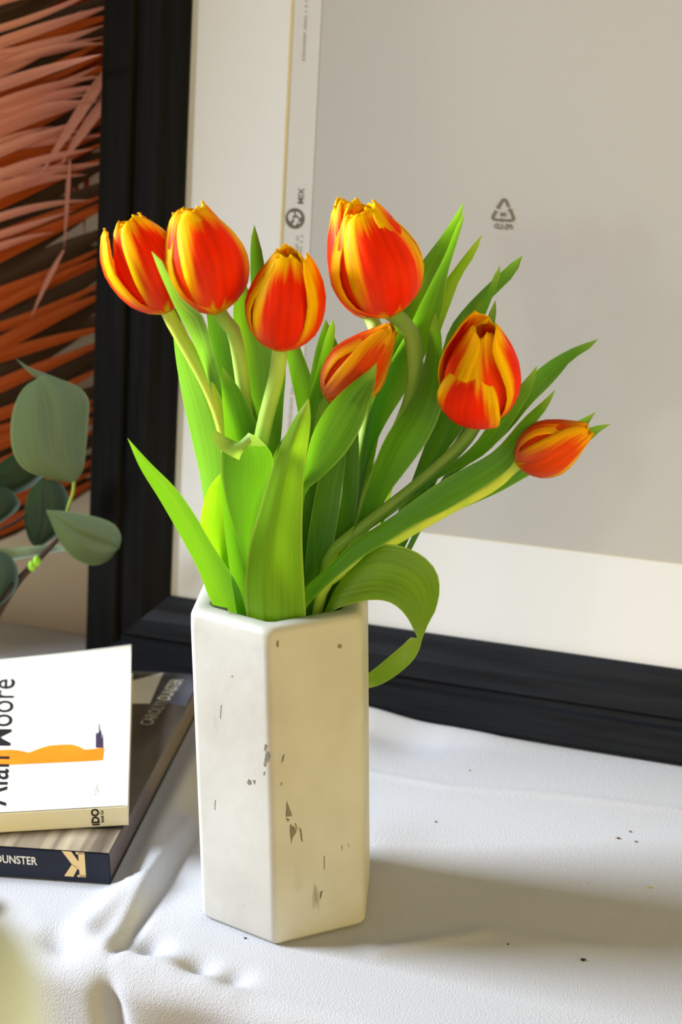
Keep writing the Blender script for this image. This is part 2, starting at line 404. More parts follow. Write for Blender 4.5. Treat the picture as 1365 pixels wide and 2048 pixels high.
# ------------------------------------------------------------------ leaning picture
def picture():
    t = empty('picture_frame', FO, 'large black wooden picture frame leaning on the wall behind the tulips', 'picture frame')
    A0, A1, B0, B1 = .01766, .80, 0, .83
    prof = [(0, -.022), (0, -.003), (.003, 0), (.026, .0005), (.0285, -.003), (.033, -.003), (.036, .001), (.050, .0005), (.058, -.003), (.066, -.004), (.0705, -.006), (.0705, -.013), (.050, -.022)]
    def rail(c0, c1, i0, i1, m):
        vs, fs = [], []
        for d, c in prof:
            k = d/.0705
            p = V(c0).lerp(V(i0), k); q = V(c1).lerp(V(i1), k)
            vs += [FM @ V((p.x, p.y, c)), FM @ V((q.x, q.y, c))]
        n = len(prof)
        for i in range(n):
            j = (i+1) % n; fs.append((2*i, 2*i+1, 2*j+1, 2*j))
        fs.append(tuple(2*i for i in range(n))); fs.append(tuple(2*i+1 for i in reversed(range(n))))
        bm = bmesh.new(); bv = [bm.verts.new(FM.inverted() @ v) for v in vs]
        for f in fs: bm.faces.new([bv[i] for i in f])
        o = bm_obj('rail', bm, m); o.matrix_world = FM.copy(); o.parent = t; o.matrix_parent_inverse = M.Translation(FO).inverted()
        return o
    w = .0705
    c = [(A0, B0), (A1, B0), (A1, B1), (A0, B1)]; i = [(A0+w, B0+w-.0035), (A1-w, B0+w-.0035), (A1-w, B1-w), (A0+w, B1-w)]
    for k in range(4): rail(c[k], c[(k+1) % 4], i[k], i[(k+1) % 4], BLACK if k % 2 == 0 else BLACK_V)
    def flat(name, a0, a1, b0, b1, c0, c1, m):
        bm = bmesh.new(); box_bm(bm, a0, a1, b0, b1, c0, c1); o = bm_obj(name, bm, m)
        o.matrix_world = FM.copy(); o.parent = t; o.matrix_parent_inverse = M.Translation(FO).inverted(); return o
    CM = -.0095
    lx0 = fp(583, 0, CM)[0]; lx1 = fp(560, 480, CM)[0]; la = (lx0+lx1)/2
    ba = (fp(835, 1062, CM)[1]+fp(1365, 1133, CM)[1])/2
    # mat board with a bevelled opening
    o0 = (A0+w-.01, B0+w-.012); o1 = (A1-w+.01, B1-w+.01); i0 = (la, ba); i1 = (A1-.10, B1-.10)
    bv = .0016
    def ringz(p0, p1, z): return [V((p0[0], p0[1], z)), V((p1[0], p0[1], z)), V((p1[0], p1[1], z)), V((p0[0], p1[1], z))]
    vs = ringz(o0, o1, CM)+ringz(i0, i1, CM)
    fs = [(k, (k+1) % 4, 4+(k+1) % 4, 4+k) for k in range(4)]
    vs += ringz(o0, o1, CM-.0016); fs += [(8+(k+1) % 4, 8+k, k, (k+1) % 4) for k in range(4)]
    mb = mesh('mat_board', vs, fs, MATBOARD); mb.matrix_world = FM.copy(); mb.parent = t; mb.matrix_parent_inverse = M.Translation(FO).inverted()
    vs = ringz(i0, i1, CM)+ringz((i0[0]+bv, i0[1]+.0004), (i1[0]-bv, i1[1]-bv), CM-.0016)
    be = mesh('bevel', vs, fs[:4], BEVEL); be.matrix_world = FM.copy(); be.parent = t; be.matrix_parent_inverse = M.Translation(FO).inverted()
    CS = CM-.0017
    sa = (fp(644, 0, CS)[0]+fp(622, 480, CS)[0])/2
    flat('insert_sheet', i0[0]-.006, i1[0]+.006, i0[1]-.006, i1[1]+.006, CS-.001, CS, SHEET)
    st = flat('insert_margin', i0[0]-.004, sa, i0[1]-.004, i1[1]+.004, CS+.0001, CS+.0003, STRIP)
    # prints seen from the back of the sheet, so mirrored
    cz = CS+.0006
    def place(o):
        o.matrix_world = FM.copy(); o.parent = t; o.matrix_parent_inverse = M.Translation(FO).inverted(); return o
    a, b = fp(1007, 420, cz); s = (fp(1030, 420, cz)[0]-fp(984, 420, cz)[0])   # triangle width
    mir = M.Diagonal((-1, 1, 1, 1))
    vs, fs = [], []
    tri = [V((0, .60)), V((.52, -.36)), V((-.52, -.36))]
    def arc(k):
        P, A, B = tri[k], tri[k-1], tri[(k+1) % 3]
        da = (A-P).normalized(); db = (B-P).normalized(); la_ = (A-P).length
        pts = [P+da*la_*.44, P+da*la_*.2]
        for j in range(5):
            u = j/4; pts.append((P+da*la_*.2)*(1-u)**2+2*u*(1-u)*P+(P+db*la_*.2)*u*u)
        pts.append(P+db*la_*.42); return pts
    for k in range(3):
        p2 = arc(k); v2, f2 = strip2(p2, .10); base = len(vs); vs += [V((q.x*s, q.y*s, 0)) for q in v2]; fs += [tuple(x+base for x in f) for f in f2]
        e = p2[0]; tdir = (p2[0]-p2[1]).normalized(); q = V((-tdir.y, tdir.x)); base = len(vs)
        vs += [V(((e+q*.12).x*s, (e+q*.12).y*s, 0)), V(((e-q*.12).x*s, (e-q*.12).y*s, 0)), V(((e+tdir*.10).x*s, (e+tdir*.10).y*s, 0))]; fs.append((base, base+1, base+2))
    o = mesh('recycling_symbol', [V((a+v.x, b-.06*s+v.y, cz)) for v in vs], fs, INK); place(o)
    sm = M.Translation((a, b-.26*s, cz))
    place(text('symbol_number', '04', .24*s, INK, None, sm @ mir, bold=.0002, align='CENTER'))
    a2, b2 = fp(1006, 458, cz)
    place(text('print_line', 'PE-LD', .31*s, INK, None, M.Translation((a2, b2, cz)) @ mir, bold=.0001, align='CENTER'))
    # globe emblem
    a, b = fp(590, 437, cz); r = (fp(609, 437, cz)[0]-fp(571, 437, cz)[0])/2
    vs = [V((a, b, cz))]+[V((a+r*math.cos(k*math.pi/18), b+r*math.sin(k*math.pi/18), cz)) for k in range(36)]
    ge = place(mesh('globe_emblem', vs, [(0, 1+k, 1+(k+1) % 36) for k in range(36)], INK))
    for pl in ([(-.72, .25), (-.5, .55), (-.12, .62), (-.05, .35), (-.25, .2), (-.2, -.1), (-.45, -.35), (-.62, -.15)],
               [(.12, .7), (.5, .55), (.72, .2), (.55, .05), (.3, .3), (.1, .35)],
               [(-.1, .05), (.25, .1), (.45, -.1), (.3, -.45), (0, -.72), (-.2, -.5), (0, -.3)],
               [(.5, -.25), (.66, -.3), (.5, -.55), (.42, -.45)]):
        o = mesh('globe_land', [V((a+r*x, b+r*y, cz+.0002)) for x, y in pl], [tuple(range(len(pl)))], STRIP); place(o); o.parent = ge; o.matrix_parent_inverse = FM.inverted()
    rot = M.Rotation(math.radians(-90), 4, 'Z')
    a, b = fp(604, 388, cz)
    place(text('print_line', 'MIX', .0066, INK, None, M.Translation((a, b, cz)) @ mir @ M.Rotation(math.radians(90), 4, 'Z') @ M.Translation((-.0075, -.003, 0)), bold=.0001))
    # lines of print too small to read, as tiny dashes
    def dashes(name, x0, y0, x1, y1, hgt, m, gap=.35):
        P0 = V(fp(x0, y0, cz)); P1 = V(fp(x1, y1, cz)); L_ = (P1-P0).length; d = (P1-P0)/L_; q = V((-d.y, d.x))
        s_, vs, fs = 0, [], []
        while s_ < L_:
            l = hgt*random.uniform(.45, .8); g = hgt*random.uniform(.25, .4)
            if random.random() < .15: s_ += hgt*.9
            k = hgt*random.uniform(.35, .5); A = P0+d*s_; B = P0+d*min(L_, s_+l); base = len(vs)
            vs += [V((*(A+q*k), cz)), V((*(A-q*k), cz)), V((*(B-q*k), cz)), V((*(B+q*k), cz))]; fs.append((base, base+1, base+2, base+3)); s_ += l+g
        return place(mesh(name, vs, fs, m))
    dashes('print_line', 613, 0, 607, 117, .0021, INK_F)
    dashes('print_line', 604, 470, 600, 510, .0022, INK_F); dashes('print_line', 595, 472, 592, 512, .0022, INK_F)
    dashes('print_line', 586, 755, 578, 868, .0022, INK_F)
    gl = flat('glass_pane', A0+w-.006, A1-w+.006, B0+w-.009, B1-w+.006, CM+.0009, CM+.0021, GLASS)
    return t
picture()

# ------------------------------------------------------------------ hexagonal concrete vase
VASE = empty('vase', V((0, 0, .0006)), 'tall hexagonal cream concrete vase with scuffed faces holding the tulips', 'vase')
RH, TH = .0560, -.1047
HEX = []
for k in range(6):
    a = TH+math.radians(60*k); HEX.append(V((RH*math.sin(a), -RH*math.cos(a))))
HEX[0] += V((-.0005, .0005)); HEX[1] += V((.0010, -.0006))
def hex_ring(rad, off, n=8):
    """rounded hexagon, inset by off, corner radius rad"""
    out = []
    c60 = math.cos(math.radians(30))
    for k in range(6):
        P = HEX[k]; d = P.normalized(); R = P.length-off/c60
        cen = d*(R-rad/c60); a0 = math.atan2(d.y, d.x)
        for j in range(n+1):
            a = a0+math.radians(-30+60*j/n); out.append(cen+V((math.cos(a), math.sin(a)))*rad)
    return out
def vase_body():
    rings = []
    n = 8
    def add(rad, off, z): rings.append([V((p.x, p.y, z)) for p in hex_ring(rad, off, n)])
    add(.006, .004, 0); add(.006, .0012, .0006); add(.0062, .0, .003)
    for z in (.05, .1, .15, .188): add(.0062, 0, z)
    for k in range(1, 6):
        a = math.radians(90*k/5); add(.0062+.004*k/5, .0045*(1-math.cos(a)), .194+.006*math.sin(a))
    m = len(rings[0])
    def circ(r, z):
        ring = []
        for q in rings[0]:
            a = math.atan2(q.y, q.x); ring.append(V((r*math.cos(a), r*math.sin(a), z)))
        return ring
    for r, z in ((.0432, .2000), (.0420, .1992), (.0413, .1970), (.0410, .19), (.0405, .1), (.040, .012)): rings.append(circ(r, z))
    vs = [v for r in rings for v in r]; fs = []
    for i in range(len(rings)-1):
        for j in range(m): fs.append((i*m+j, i*m+(j+1) % m, (i+1)*m+(j+1) % m, (i+1)*m+j))
    fs.append(tuple(reversed(range(m)))); fs.append(tuple((len(rings)-1)*m+j for j in range(m)))
    o = mesh('vase_body', vs, fs, CONCRETE, VASE, True)
    return o
vase_body()
def scuffs():
    """bare patches where the pale skin has rubbed off, each lying on its face"""
    def face_pt(px, py, k):       # face between corner k-1 and k
        A, B = HEX[k-1], HEX[k]; t = (B-A).normalized(); nr = V((t.y, -t.x))
        if nr.dot(A) < 0: nr = -nr
        d = ray(px, py); n3 = V((nr.x, nr.y, 0)); t_ = (V((A.x, A.y, 0))+n3*.00012-CAM).dot(n3)/d.dot(n3)
        return CAM+d*t_-V((0, 0, .0006))
    LFT, RGT = 0, 1
    polys = [(RGT, [(574, 1602), (583, 1625), (585, 1632), (572, 1634)]), (RGT, [(581, 1648), (590, 1655), (594, 1664), (586, 1675), (583, 1688), (580, 1662)]),
             (RGT, [(572, 1636), (580, 1639), (576, 1644)]), (RGT, [(599, 1654), (603, 1658), (606, 1684), (603, 1682)]),
             (RGT, [(648, 1712), (650, 1712), (650, 1740), (648, 1738)]), (RGT, [(683, 1690), (686, 1692), (685, 1704)]), (RGT, [(696, 1686), (698, 1688), (699, 1700)]),
             (RGT, [(566, 1512), (570, 1508), (567, 1522), (563, 1526)]), (RGT, [(676, 1289), (682, 1288), (685, 1292), (682, 1297), (676, 1296)]),
             (RGT, [(561, 1568), (565, 1564), (564, 1572)]), (RGT, [(590, 1645), (593, 1648), (596, 1662), (592, 1655)]),
             (RGT, [(556, 1280), (558, 1284), (557, 1296), (553, 1290)]), (RGT, [(640, 1785), (646, 1780), (644, 1792), (640, 1800)]),
             (LFT, [(532, 1500), (537, 1505), (540, 1516), (533, 1524), (531, 1534), (527, 1530), (530, 1516)]), (LFT, [(530, 1488), (534, 1490), (532, 1498), (528, 1502)]),
             (LFT, [(494, 1565), (498, 1558), (502, 1562), (503, 1568), (497, 1570)]), (LFT, [(505, 1560), (511, 1561), (509, 1569)]),
             (LFT, [(442, 1410), (443, 1410), (441, 1438), (440, 1436)]), (LFT, [(430, 1600), (431, 1600), (430, 1620), (429, 1620)]),
             (LFT, [(527, 1545), (530, 1543), (528, 1552)]), (LFT, [(463, 1352), (465, 1351), (465, 1354), (463, 1354)])]
    for k, pl in polys:
        P = [face_pt(x, y, k) for x, y in pl]
        A, B = HEX[k-1], HEX[k]; t = (B-A).normalized(); nr = V((t.y, -t.x))
        if nr.dot(A) < 0: nr = -nr
        n3 = V((nr.x, nr.y, 0))*.0004; n = len(P)
        vs = P+[p-n3 for p in P]
        fs = [tuple(range(n))]+[(i, (i+1) % n, n+(i+1) % n, n+i) for i in range(n)]
        mesh('scuff', vs, fs, SCUFF, VASE)
scuffs()

# ------------------------------------------------------------------ tulips
def fit_in_vase(p):
    if p.z < .204:
        r = math.hypot(p.x, p.y); mx = .0375
        if r > mx: return V((p.x*mx/r, p.y*mx/r, p.z))
    return p
def resample(P, n):
    d = [0]
    for i in range(len(P)-1): d.append(d[-1]+math.hypot(P[i+1][0]-P[i][0], P[i+1][1]-P[i][1]))
    Q = [V((p[0], p[1], 0)) for p in P]
    return catmull(Q, n)
def leaf(root, L, R, Ys, dY=0.0, cup=.18, mt=None, n=30, m=9, ext=True, free=False, rows=None, wave=0, fold=0, fu=.28):
    """tulip blade lofted between its two margins; Ys = depth from tip to base, dY = how much the
       right margin lies behind the left one, cup = trough depth as a share of the width"""
    mt = mt or LEAF
    if rows:                        # rows of (left px, right px, yL, yR)
        PL = [on_y(a[0], a[1], yl) for a, b, yl, yr in rows]; PR = [on_y(b[0], b[1], yr) for a, b, yl, yr in rows]
    else:
        l, r = resample(L, n), resample(R, n); PL, PR = [], []
        for i in range(n):
            s = i/(n-1); y = interp(Ys, s); k = min(1, s*4)
            PL.append(on_y(l[i].x, l[i].y, y-dY/2*k)); PR.append(on_y(r[i].x, r[i].y, y+dY/2*k))
    if ext:
        c = (PL[-1]+PR[-1])/2; w = (PR[-1]-PL[-1]); z1 = .135
        if c.z > z1+.01:
            tgt = V((c.x*.45, c.y*.45, z1))
            if math.hypot(tgt.x, tgt.y) > .03: tgt = V((tgt.x*.03/math.hypot(tgt.x, tgt.y), tgt.y*.03/math.hypot(tgt.x, tgt.y), z1))
            if c.z > .22:
                mid = c.lerp(tgt, .5); PL.append(mid-w*.3); PR.append(mid+w*.3)
            wn = w.normalized()*.004; PL.append(tgt-wn); PR.append(tgt+wn)
    PL, PR = catmull(PL, n+8), catmull(PR, n+8); n = n+8
    vs, fs, uv = [], [], []
    for i in range(n):
        a, b = PL[i], PR[i]; c = (a+b)/2; ww = (b-a).length
        t = ((PL[min(i+1, n-1)]+PR[min(i+1, n-1)])-(PL[max(i-1, 0)]+PR[max(i-1, 0)])).normalized()
        x = (b-a); nr = x.cross(t)
        nr = nr.normalized() if nr.length > 1e-12 else V((0, 1, 0))
        if not rows and nr.y < 0: nr = -nr
        for j in range(m):
            u = j/(m-1); k = 1-(2*u-1)**2
            p = a.lerp(b, u)+nr*(cup*ww*k+ww*wave*math.sin(i*.55+u*3)+fold*ww*max(0, fu-u)/fu)
            if not free: p = fit_in_vase(p)
            vs.append(p); uv.append((u, i/(n-1)))
    for i in range(n-1):
        for j in range(m-1): fs.append((i*m+j, i*m+j+1, (i+1)*m+j+1, (i+1)*m+j))
    o = mesh('leaf', vs, fs, mt, None, True, uv)
    return keep(o, root)
def stem(root, pts, rad, mt, Ys, to_vase=True, seat=None):
    n = len(pts); P = [on_y(p[0], p[1], interp(Ys, i/(n-1))) for i, p in enumerate(pts)]
    if seat: P = [seat[0]+seat[1]*.0035, seat[0]-seat[1]*.0015]+P[1:]
    if to_vase:
        c = P[-1]; 
        if c.z > .15: P.append(V((max(-.028, min(.028, c.x*.4)), max(-.028, min(.028, c.y*.5)), .11)))
    C = catmull(P, 26); C = [fit_in_vase(p) for p in C]
    o = tube('stem', C, rad, mt, None, 30, 12); return keep(o, root)

def prof(v, closed):
    pts = [(0, .10), (.04, .36), (.10, .60), (.20, .83), (.32, .96), (.45, 1.0), (.58, .97), (.72, .86), (.84, .70), (.93, .56), (1.0, .42)]
    for i in range(len(pts)-1):
        if v <= pts[i+1][0]:
            t = (v-pts[i][0])/(pts[i+1][0]-pts[i][0]); t = t*t*(3-2*t) if i > 8 else t
            r = pts[i][1]*(1-t)+pts[i+1][1]*t; break
    return r*(1-closed*max(0, v-.45)**1.3*1.6)
def bloom(root, base, tip, width, Y, tilt=0.0, rot=0.0, closed=.2, mats=None, tweak=None, cols=15, rws=20):
    """six overlapping petals, three inner and three outer, round an egg-shaped cup.
       tilt moves the tip towards (-) or away (+) from the viewer; rot turns the cup on its stem"""
    Pb = on_y(base[0], base[1], Y); Pt = on_y(tip[0], tip[1], Y+tilt)
    A = (Pt-Pb); Lh = A.length; A.normalize()
    vd = (CAM-Pb).normalized(); S1 = (vd-A*vd.dot(A)).normalized(); S2 = A.cross(S1)
    Rw = width/2*((Pb-CAM).dot(FW))/F
    tweak = tweak or {}
    for k in range(6):
        outer = k % 2 == 0
        tw = tweak.get(k, {})
        ph = math.radians(rot+60*k+random.uniform(-4, 4)); da = math.radians(tw.get('half', 58 if outer else 52))
        op = tw.get('open', random.uniform(-.01, .02)); ln = tw.get('len', random.uniform(.96, 1.0) if outer else random.uniform(.97, 1.03))
        cl = tw.get('closed', closed); ro = tw.get('ro', 1.0 if outer else .90)
        bend = tw.get('bend', 0); vs, fs, uv = [], [], []
        for i in range(rws+1):
            v = 1-(1-i/rws)**1.45
            if v < .5: wv = .55+.45*math.sin(v/.5*math.pi/2)
            else:
                q = (v-.5)/.5; wv = max(0, 1-q**2.6)**.42*.93+.07*(1-q)
            for j in range(cols):
                u = -1+2*j/(cols-1)
                r = Rw*ro*prof(v, cl)*(1+op*3*v*v)
                ang = ph+u*min(da*wv*Rw/max(r, Rw*.2)*(.80+.20*max(0, 1-v)), math.radians(80))
                # margins lift off slightly, midrib pinched
                r2 = r*(1-(.025 if outer else .05)*(u*u)+(.05*u**4 if outer else 0))-Rw*.028*math.exp(-(u/.16)**2)*v
                hh = Lh*ln*(v-.035*(u*u)*v*v-.012*math.exp(-(u/.2)**2)*v**8)
                hh += Lh*.012*math.sin(u*5+k*2)*v*v
                r2 += Rw*.02*math.sin(u*4+v*5+k)*v
                p = A*hh+(S1*math.cos(ang)+S2*math.sin(ang))*r2
                if bend:           # petal leans out and its tip rolls over
                    od = S1*math.cos(ph)+S2*math.sin(ph); w_ = max(0, v-.25)
                    p += od*bend*Lh*w_*w_-A*bend*Lh*.55*w_**1.6
                vs.append(Pb+p); uv.append((j/(cols-1), v))
        for i in range(rws):
            for j in range(cols-1): fs.append((i*cols+j, i*cols+j+1, (i+1)*cols+j+1, (i+1)*cols+j))
        o = mesh('petal', vs, fs, tw.get('mat') or mats or PETAL, None, True, uv)
        md = o.modifiers.new('thick', 'SOLIDIFY'); md.thickness = .0005; md.offset = -1
        keep(o, root)
    return Pb, A
G = 'red and yellow tulips in the concrete vase'
def tulip(base, Y, label):
    return empty('tulip', V((0, 0, .115)), label, 'tulip', G)

# 1 far left
t = tulip((335, 625), 0, 'leftmost tulip, red with yellow tips, its cup opening to the upper left')
st = bloom(t, (337, 627), (252, 436), 150, -.012, tilt=.004, rot=28, closed=.05, tweak={4: dict(open=.17, closed=0, mat=PETAL_Y), 5: dict(open=.03), 0: dict(len=1.0)})
stem(t, [(338, 628), (352, 655), (378, 700), (410, 758), (434, 812), (448, 860), (462, 940)], .0039, STEM_YELLOW, [-.012, -.01, 0], seat=st)
leaf(t, [(303, 502), (316, 538), (334, 579), (357, 629), (381, 673), (404, 726), (422, 780), (438, 835), (450, 900)],
     [(303, 502), (322, 518), (346, 570), (369, 603), (404, 629), (413, 650), (424, 690), (436, 735), (445, 767), (452, 835), (460, 900)], [-.042, -.035, -.012, 0], .006, .16, LEAF_SHEEN)
leaf(t, [(335, 615), (345, 660), (352, 720), (366, 800), (384, 880), (402, 960), (412, 1040), (430, 1120), (450, 1200)],
     [(340, 615), (375, 680), (400, 740), (430, 800), (447, 860), (452, 920), (454, 1000), (462, 1100), (475, 1200)], [.02, .02, .01, 0], .012, .12, LEAF_SHEEN)
leaf(t, [(255, 876), (280, 935), (320, 1000), (360, 1070), (398, 1142), (420, 1198), (442, 1232), (470, 1262)],
     [(255, 876), (300, 925), (352, 977), (391, 1031), (421, 1083), (456, 1137), (482, 1183), (500, 1262)], [-.045, -.034, -.026, -.022], .010, .14)
leaf(t, [(441, 947), (425, 965), (412, 990), (401, 1040), (405, 1070), (425, 1120), (450, 1190)], [(441, 947), (446, 1000), (450, 1050), (456, 1110), (466, 1190)], [-.005, -.005, -.005], .01, .14, LEAF_LIME)

# 2 second from left
t = tulip((435, 628), -.005, 'large red tulip, second from the left, with a yellow-edged cup leaning left')
st = bloom(t, (437, 629), (377, 412), 172, -.022, tilt=.012, rot=22, closed=.18, tweak={5: dict(mat=PETAL_Y, ro=.97, half=56), 4: dict(mat=PETAL_Y), 0: dict(half=62)})
stem(t, [(448, 622), (462, 650), (474, 690), (482, 740), (492, 820), (500, 930)], .0040, STEM, [-.02, -.005, 0], seat=st)
leaf(t, [(410, 600), (414, 632), (420, 690), (432, 745), (446, 805), (458, 880)], [(440, 600), (452, 632), (466, 680), (477, 730), (486, 790), (488, 880)], [.012, .010, .006], .004, .1, LEAF_DEEP_SHADE)
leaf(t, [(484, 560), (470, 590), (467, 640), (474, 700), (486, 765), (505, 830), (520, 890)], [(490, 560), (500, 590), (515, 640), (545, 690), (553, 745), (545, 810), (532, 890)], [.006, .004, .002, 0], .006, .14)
leaf(t, [(509, 449), (502, 480), (501, 530), (502, 580), (505, 650), (510, 780)], [(509, 449), (520, 485), (528, 520), (532, 580), (536, 650), (540, 780)], [.03, .03, .02], 0, .1, LEAF_DEEP_SHADE)
leaf(t, [(445, 733), (444, 790), (449, 850), (452, 920), (458, 1000), (470, 1080), (480, 1160), (490, 1230)],
     [(445, 733), (478, 775), (506, 830), (528, 885), (538, 930), (535, 1000), (528, 1080), (515, 1230)], [-.018, -.012, -.008, -.006], .004, .16)

# 3 middle
t = tulip((560, 700), -.02, 'short rounded tulip in the middle with one yellow petal standing apart')
st = bloom(t, (560, 702), (577, 498), 152, -.026, tilt=-.006, rot=12, closed=.42, tweak={1: dict(open=.05, closed=.0, half=46, ro=1.08, mat=PETAL_Y), 2: dict(open=.03), 0: dict(half=66)})
stem(t, [(561, 700), (556, 740), (547, 780), (535, 825), (522, 885), (512, 960), (520, 1060)], .0044, STEM, [-.026, -.02, -.008], seat=st)
leaf(t, [(552, 690), (545, 760), (530, 850), (522, 920), (520, 1000)], [(566, 685), (572, 740), (568, 800), (564, 860), (556, 930), (545, 1000)], [.012, .01, .006], .004, .08, LEAF_DEEP_SHADE)
# leaf whose tip curls over towards the viewer
cl = leaf(t, 0, 0, 0, cup=-.10, rows=[((470, 898), (478, 890), -.038, -.037), ((466, 910), (484, 892), -.043, -.040), ((479, 920), (500, 890), -.048, -.043), ((466, 914), (506, 880), -.050, -.045),
     ((446, 904), (502, 872), -.050, -.045), ((431, 888), (496, 867), -.048, -.043), ((425, 872), (496, 865), -.044, -.040), ((428, 860), (508, 870), -.039, -.036), ((438, 866), (528, 886), -.035, -.031), ((443, 900), (545, 910), -.032, -.028),
     ((444, 950), (546, 945), -.031, -.026), ((452, 1000), (536, 985), -.030, -.024), ((466, 1050), (526, 1040), -.028, -.022), ((484, 1110), (516, 1090), -.026, -.020), ((498, 1170), (512, 1170), -.024, -.020)])
cl.data.materials.append(LEAF_PALE)
for p in cl.data.polygons:
    if p.index < 8*7: p.material_index = 1
leaf(t, [(618, 796), (590, 842), (570, 890), (545, 962), (525, 1030), (508, 1090), (498, 1150), (496, 1200), (500, 1262)],
     [(618, 796), (622, 830), (618, 880), (610, 930), (606, 1000), (605, 1080), (608, 1150), (614, 1262)], [-.036, -.042, -.041, -.037], .006, .05, LEAF_LIME, m=13, fold=.32)
leaf(t, [(577, 860), (550, 905), (534, 960), (526, 1020), (518, 1080), (508, 1200)], [(577, 860), (575, 905), (560, 960), (548, 1020), (540, 1080), (530, 1200)], [-.020, -.024, -.02], .004, .12)
leaf(t, [(446, 905), (443, 960), (446, 1020), (452, 1080), (462, 1150), (475, 1230)], [(458, 905), (471, 980), (486, 1050), (496, 1110), (500, 1170), (500, 1230)], [-.018, -.018, -.018], .004, .12)

# 4 tallest
t = tulip((775, 635), -.01, 'tallest tulip at the centre, big orange-red cup on a bent olive stem')
st = bloom(t, (782, 635), (716, 408), 184, -.018, tilt=.004, rot=20, closed=.2, tweak={4: dict(open=.06, len=.88, mat=PETAL_Y), 5: dict(open=.03, len=.95, mat=PETAL_Y), 0: dict(half=64), 1: dict(open=.04)})
stem(t, [(795, 628), (815, 645), (827, 690), (832, 740), (826, 790), (804, 850), (770, 920), (740, 985)], .0045, STEM_OLIVE, [-.018, -.01, 0, 0], seat=st)
leaf(t, [(928, 404), (897, 452), (868, 493), (848, 518), (832, 543), (812, 590), (785, 640), (765, 700), (745, 780)],
     [(928, 404), (926, 425), (915, 455), (893, 505), (866, 565), (842, 615), (824, 660), (805, 710), (775, 790)], [.03, .03, .02, .01], .01, .16)
leaf(t, [(871, 626), (860, 655), (852, 710), (838, 765), (815, 810), (787, 850), (765, 888), (743, 948), (722, 1018), (700, 1080), (660, 1190)],
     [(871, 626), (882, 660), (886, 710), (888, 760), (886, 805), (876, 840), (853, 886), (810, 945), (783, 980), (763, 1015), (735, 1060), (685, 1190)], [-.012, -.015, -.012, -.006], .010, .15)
leaf(t, [(688, 888), (660, 920), (640, 955), (625, 1020), (615, 1090), (610, 1150), (612, 1220)], [(692, 888), (691, 930), (685, 975), (677, 1035), (665, 1100), (652, 1150), (640, 1220)], [-.014, -.014, -.014], .004, .10, LEAF_DEEP_SHADE)

# 5 small half hidden
t = tulip((655, 800), .0, 'small closed tulip tucked behind a broad leaf beneath the tallest one')
st = bloom(t, (656, 804), (786, 656), 124, -.004, tilt=-.006, rot=26, closed=.62, mats=PETAL_R)
stem(t, [(658, 802), (645, 830), (636, 880), (632, 950), (628, 1040)], .0040, STEM_OLIVE, [-.004, 0, 0], seat=st)
leaf(t, [(754, 726), (741, 738), (705, 765), (672, 795), (645, 830), (625, 870), (612, 920), (600, 978), (588, 1060)],
     [(754, 726), (752, 760), (742, 800), (725, 850), (700, 895), (665, 935), (640, 958), (612, 985), (604, 1060)], [-.030, -.032, -.028, -.02], .012, .14)
leaf(t, [(737, 741), (722, 752), (700, 772), (680, 795)], [(737, 741), (736, 760), (725, 785), (705, 815)], [-.026, -.026], .002, .10, ext=False)
leaf(t, [(667, 637), (655, 662), (641, 710), (628, 760), (614, 800), (604, 860)], [(667, 637), (671, 660), (664, 705), (650, 745), (634, 795), (622, 860)], [.006, .004, .0], .004, .12)
leaf(t, [(652, 638), (634, 690), (620, 760), (610, 850), (608, 950)], [(652, 638), (670, 675), (682, 705), (672, 780), (662, 850), (650, 950)], [.014, .012, .008], .002, .08, LEAF_DEEP_SHADE)
leaf(t, [(632, 930), (614, 970), (605, 1010), (604, 1070), (606, 1180)], [(634, 930), (634, 960), (627, 1020), (618, 1070), (622, 1180)], [-.008, -.008, -.008], .002, .1, LEAF_DEEP_SHADE)
leaf(t, [(645, 1080), (628, 1130), (618, 1180), (615, 1230)], [(695, 1080), (682, 1130), (668, 1180), (655, 1230)], [.004, .002, .0], .002, .1, LEAF_DEEP_SHADE)

# 6 right, open
t = tulip((955, 838), -.01, 'open orange tulip on the right with a front petal folding down')
st = bloom(t, (957, 838), (968, 648), 160, -.02, tilt=-.026, rot=-24, closed=.40, mats=PETAL_Y,
      tweak={0: dict(half=60, len=.66, closed=.0, open=.07, ro=1.05, mat=PETAL), 1: dict(half=56, len=.95, closed=.62), 2: dict(open=.03, half=58, mat=PETAL), 3: dict(len=.98, open=.06, closed=.35), 4: dict(len=1.04, open=.06, closed=.2), 5: dict(closed=.5, len=.98)})
stem(t, [(957, 834), (948, 856), (925, 888), (885, 928), (830, 975), (765, 1025), (705, 1070), (655, 1120)], .0038, STEM_OLIVE, [-.02, -.016, -.012, -.01], seat=st)
leaf(t, [(1075, 731), (1060, 749), (1041, 770), (1031, 792), (1010, 818), (985, 836), (962, 873), (926, 910), (880, 942), (830, 985), (770, 1035)],
     [(1075, 731), (1073, 752), (1060, 787), (1036, 829), (1011, 866), (980, 900), (952, 921), (912, 940), (870, 962), (820, 1000), (765, 1045)], [-.026, -.026, -.022, -.016], .008, .16)
leaf(t, [(1198, 678), (1158, 691), (1115, 712), (1078, 738), (1050, 770), (1010, 830), (970, 885), (930, 920), (880, 960)],
     [(1198, 678), (1183, 695), (1144, 721), (1116, 755), (1091, 781), (1060, 812), (1023, 857), (975, 902), (900, 955)], [-.004, -.004, -.008, -.008], .006, .14, LEAF_DEEP_SHADE)
leaf(t, [(915, 800), (905, 825), (890, 866), (872, 909), (855, 935), (810, 985)], [(945, 800), (938, 832), (921, 866), (891, 905), (870, 935), (820, 990)], [-.006, -.006, -.008], .004, .14)
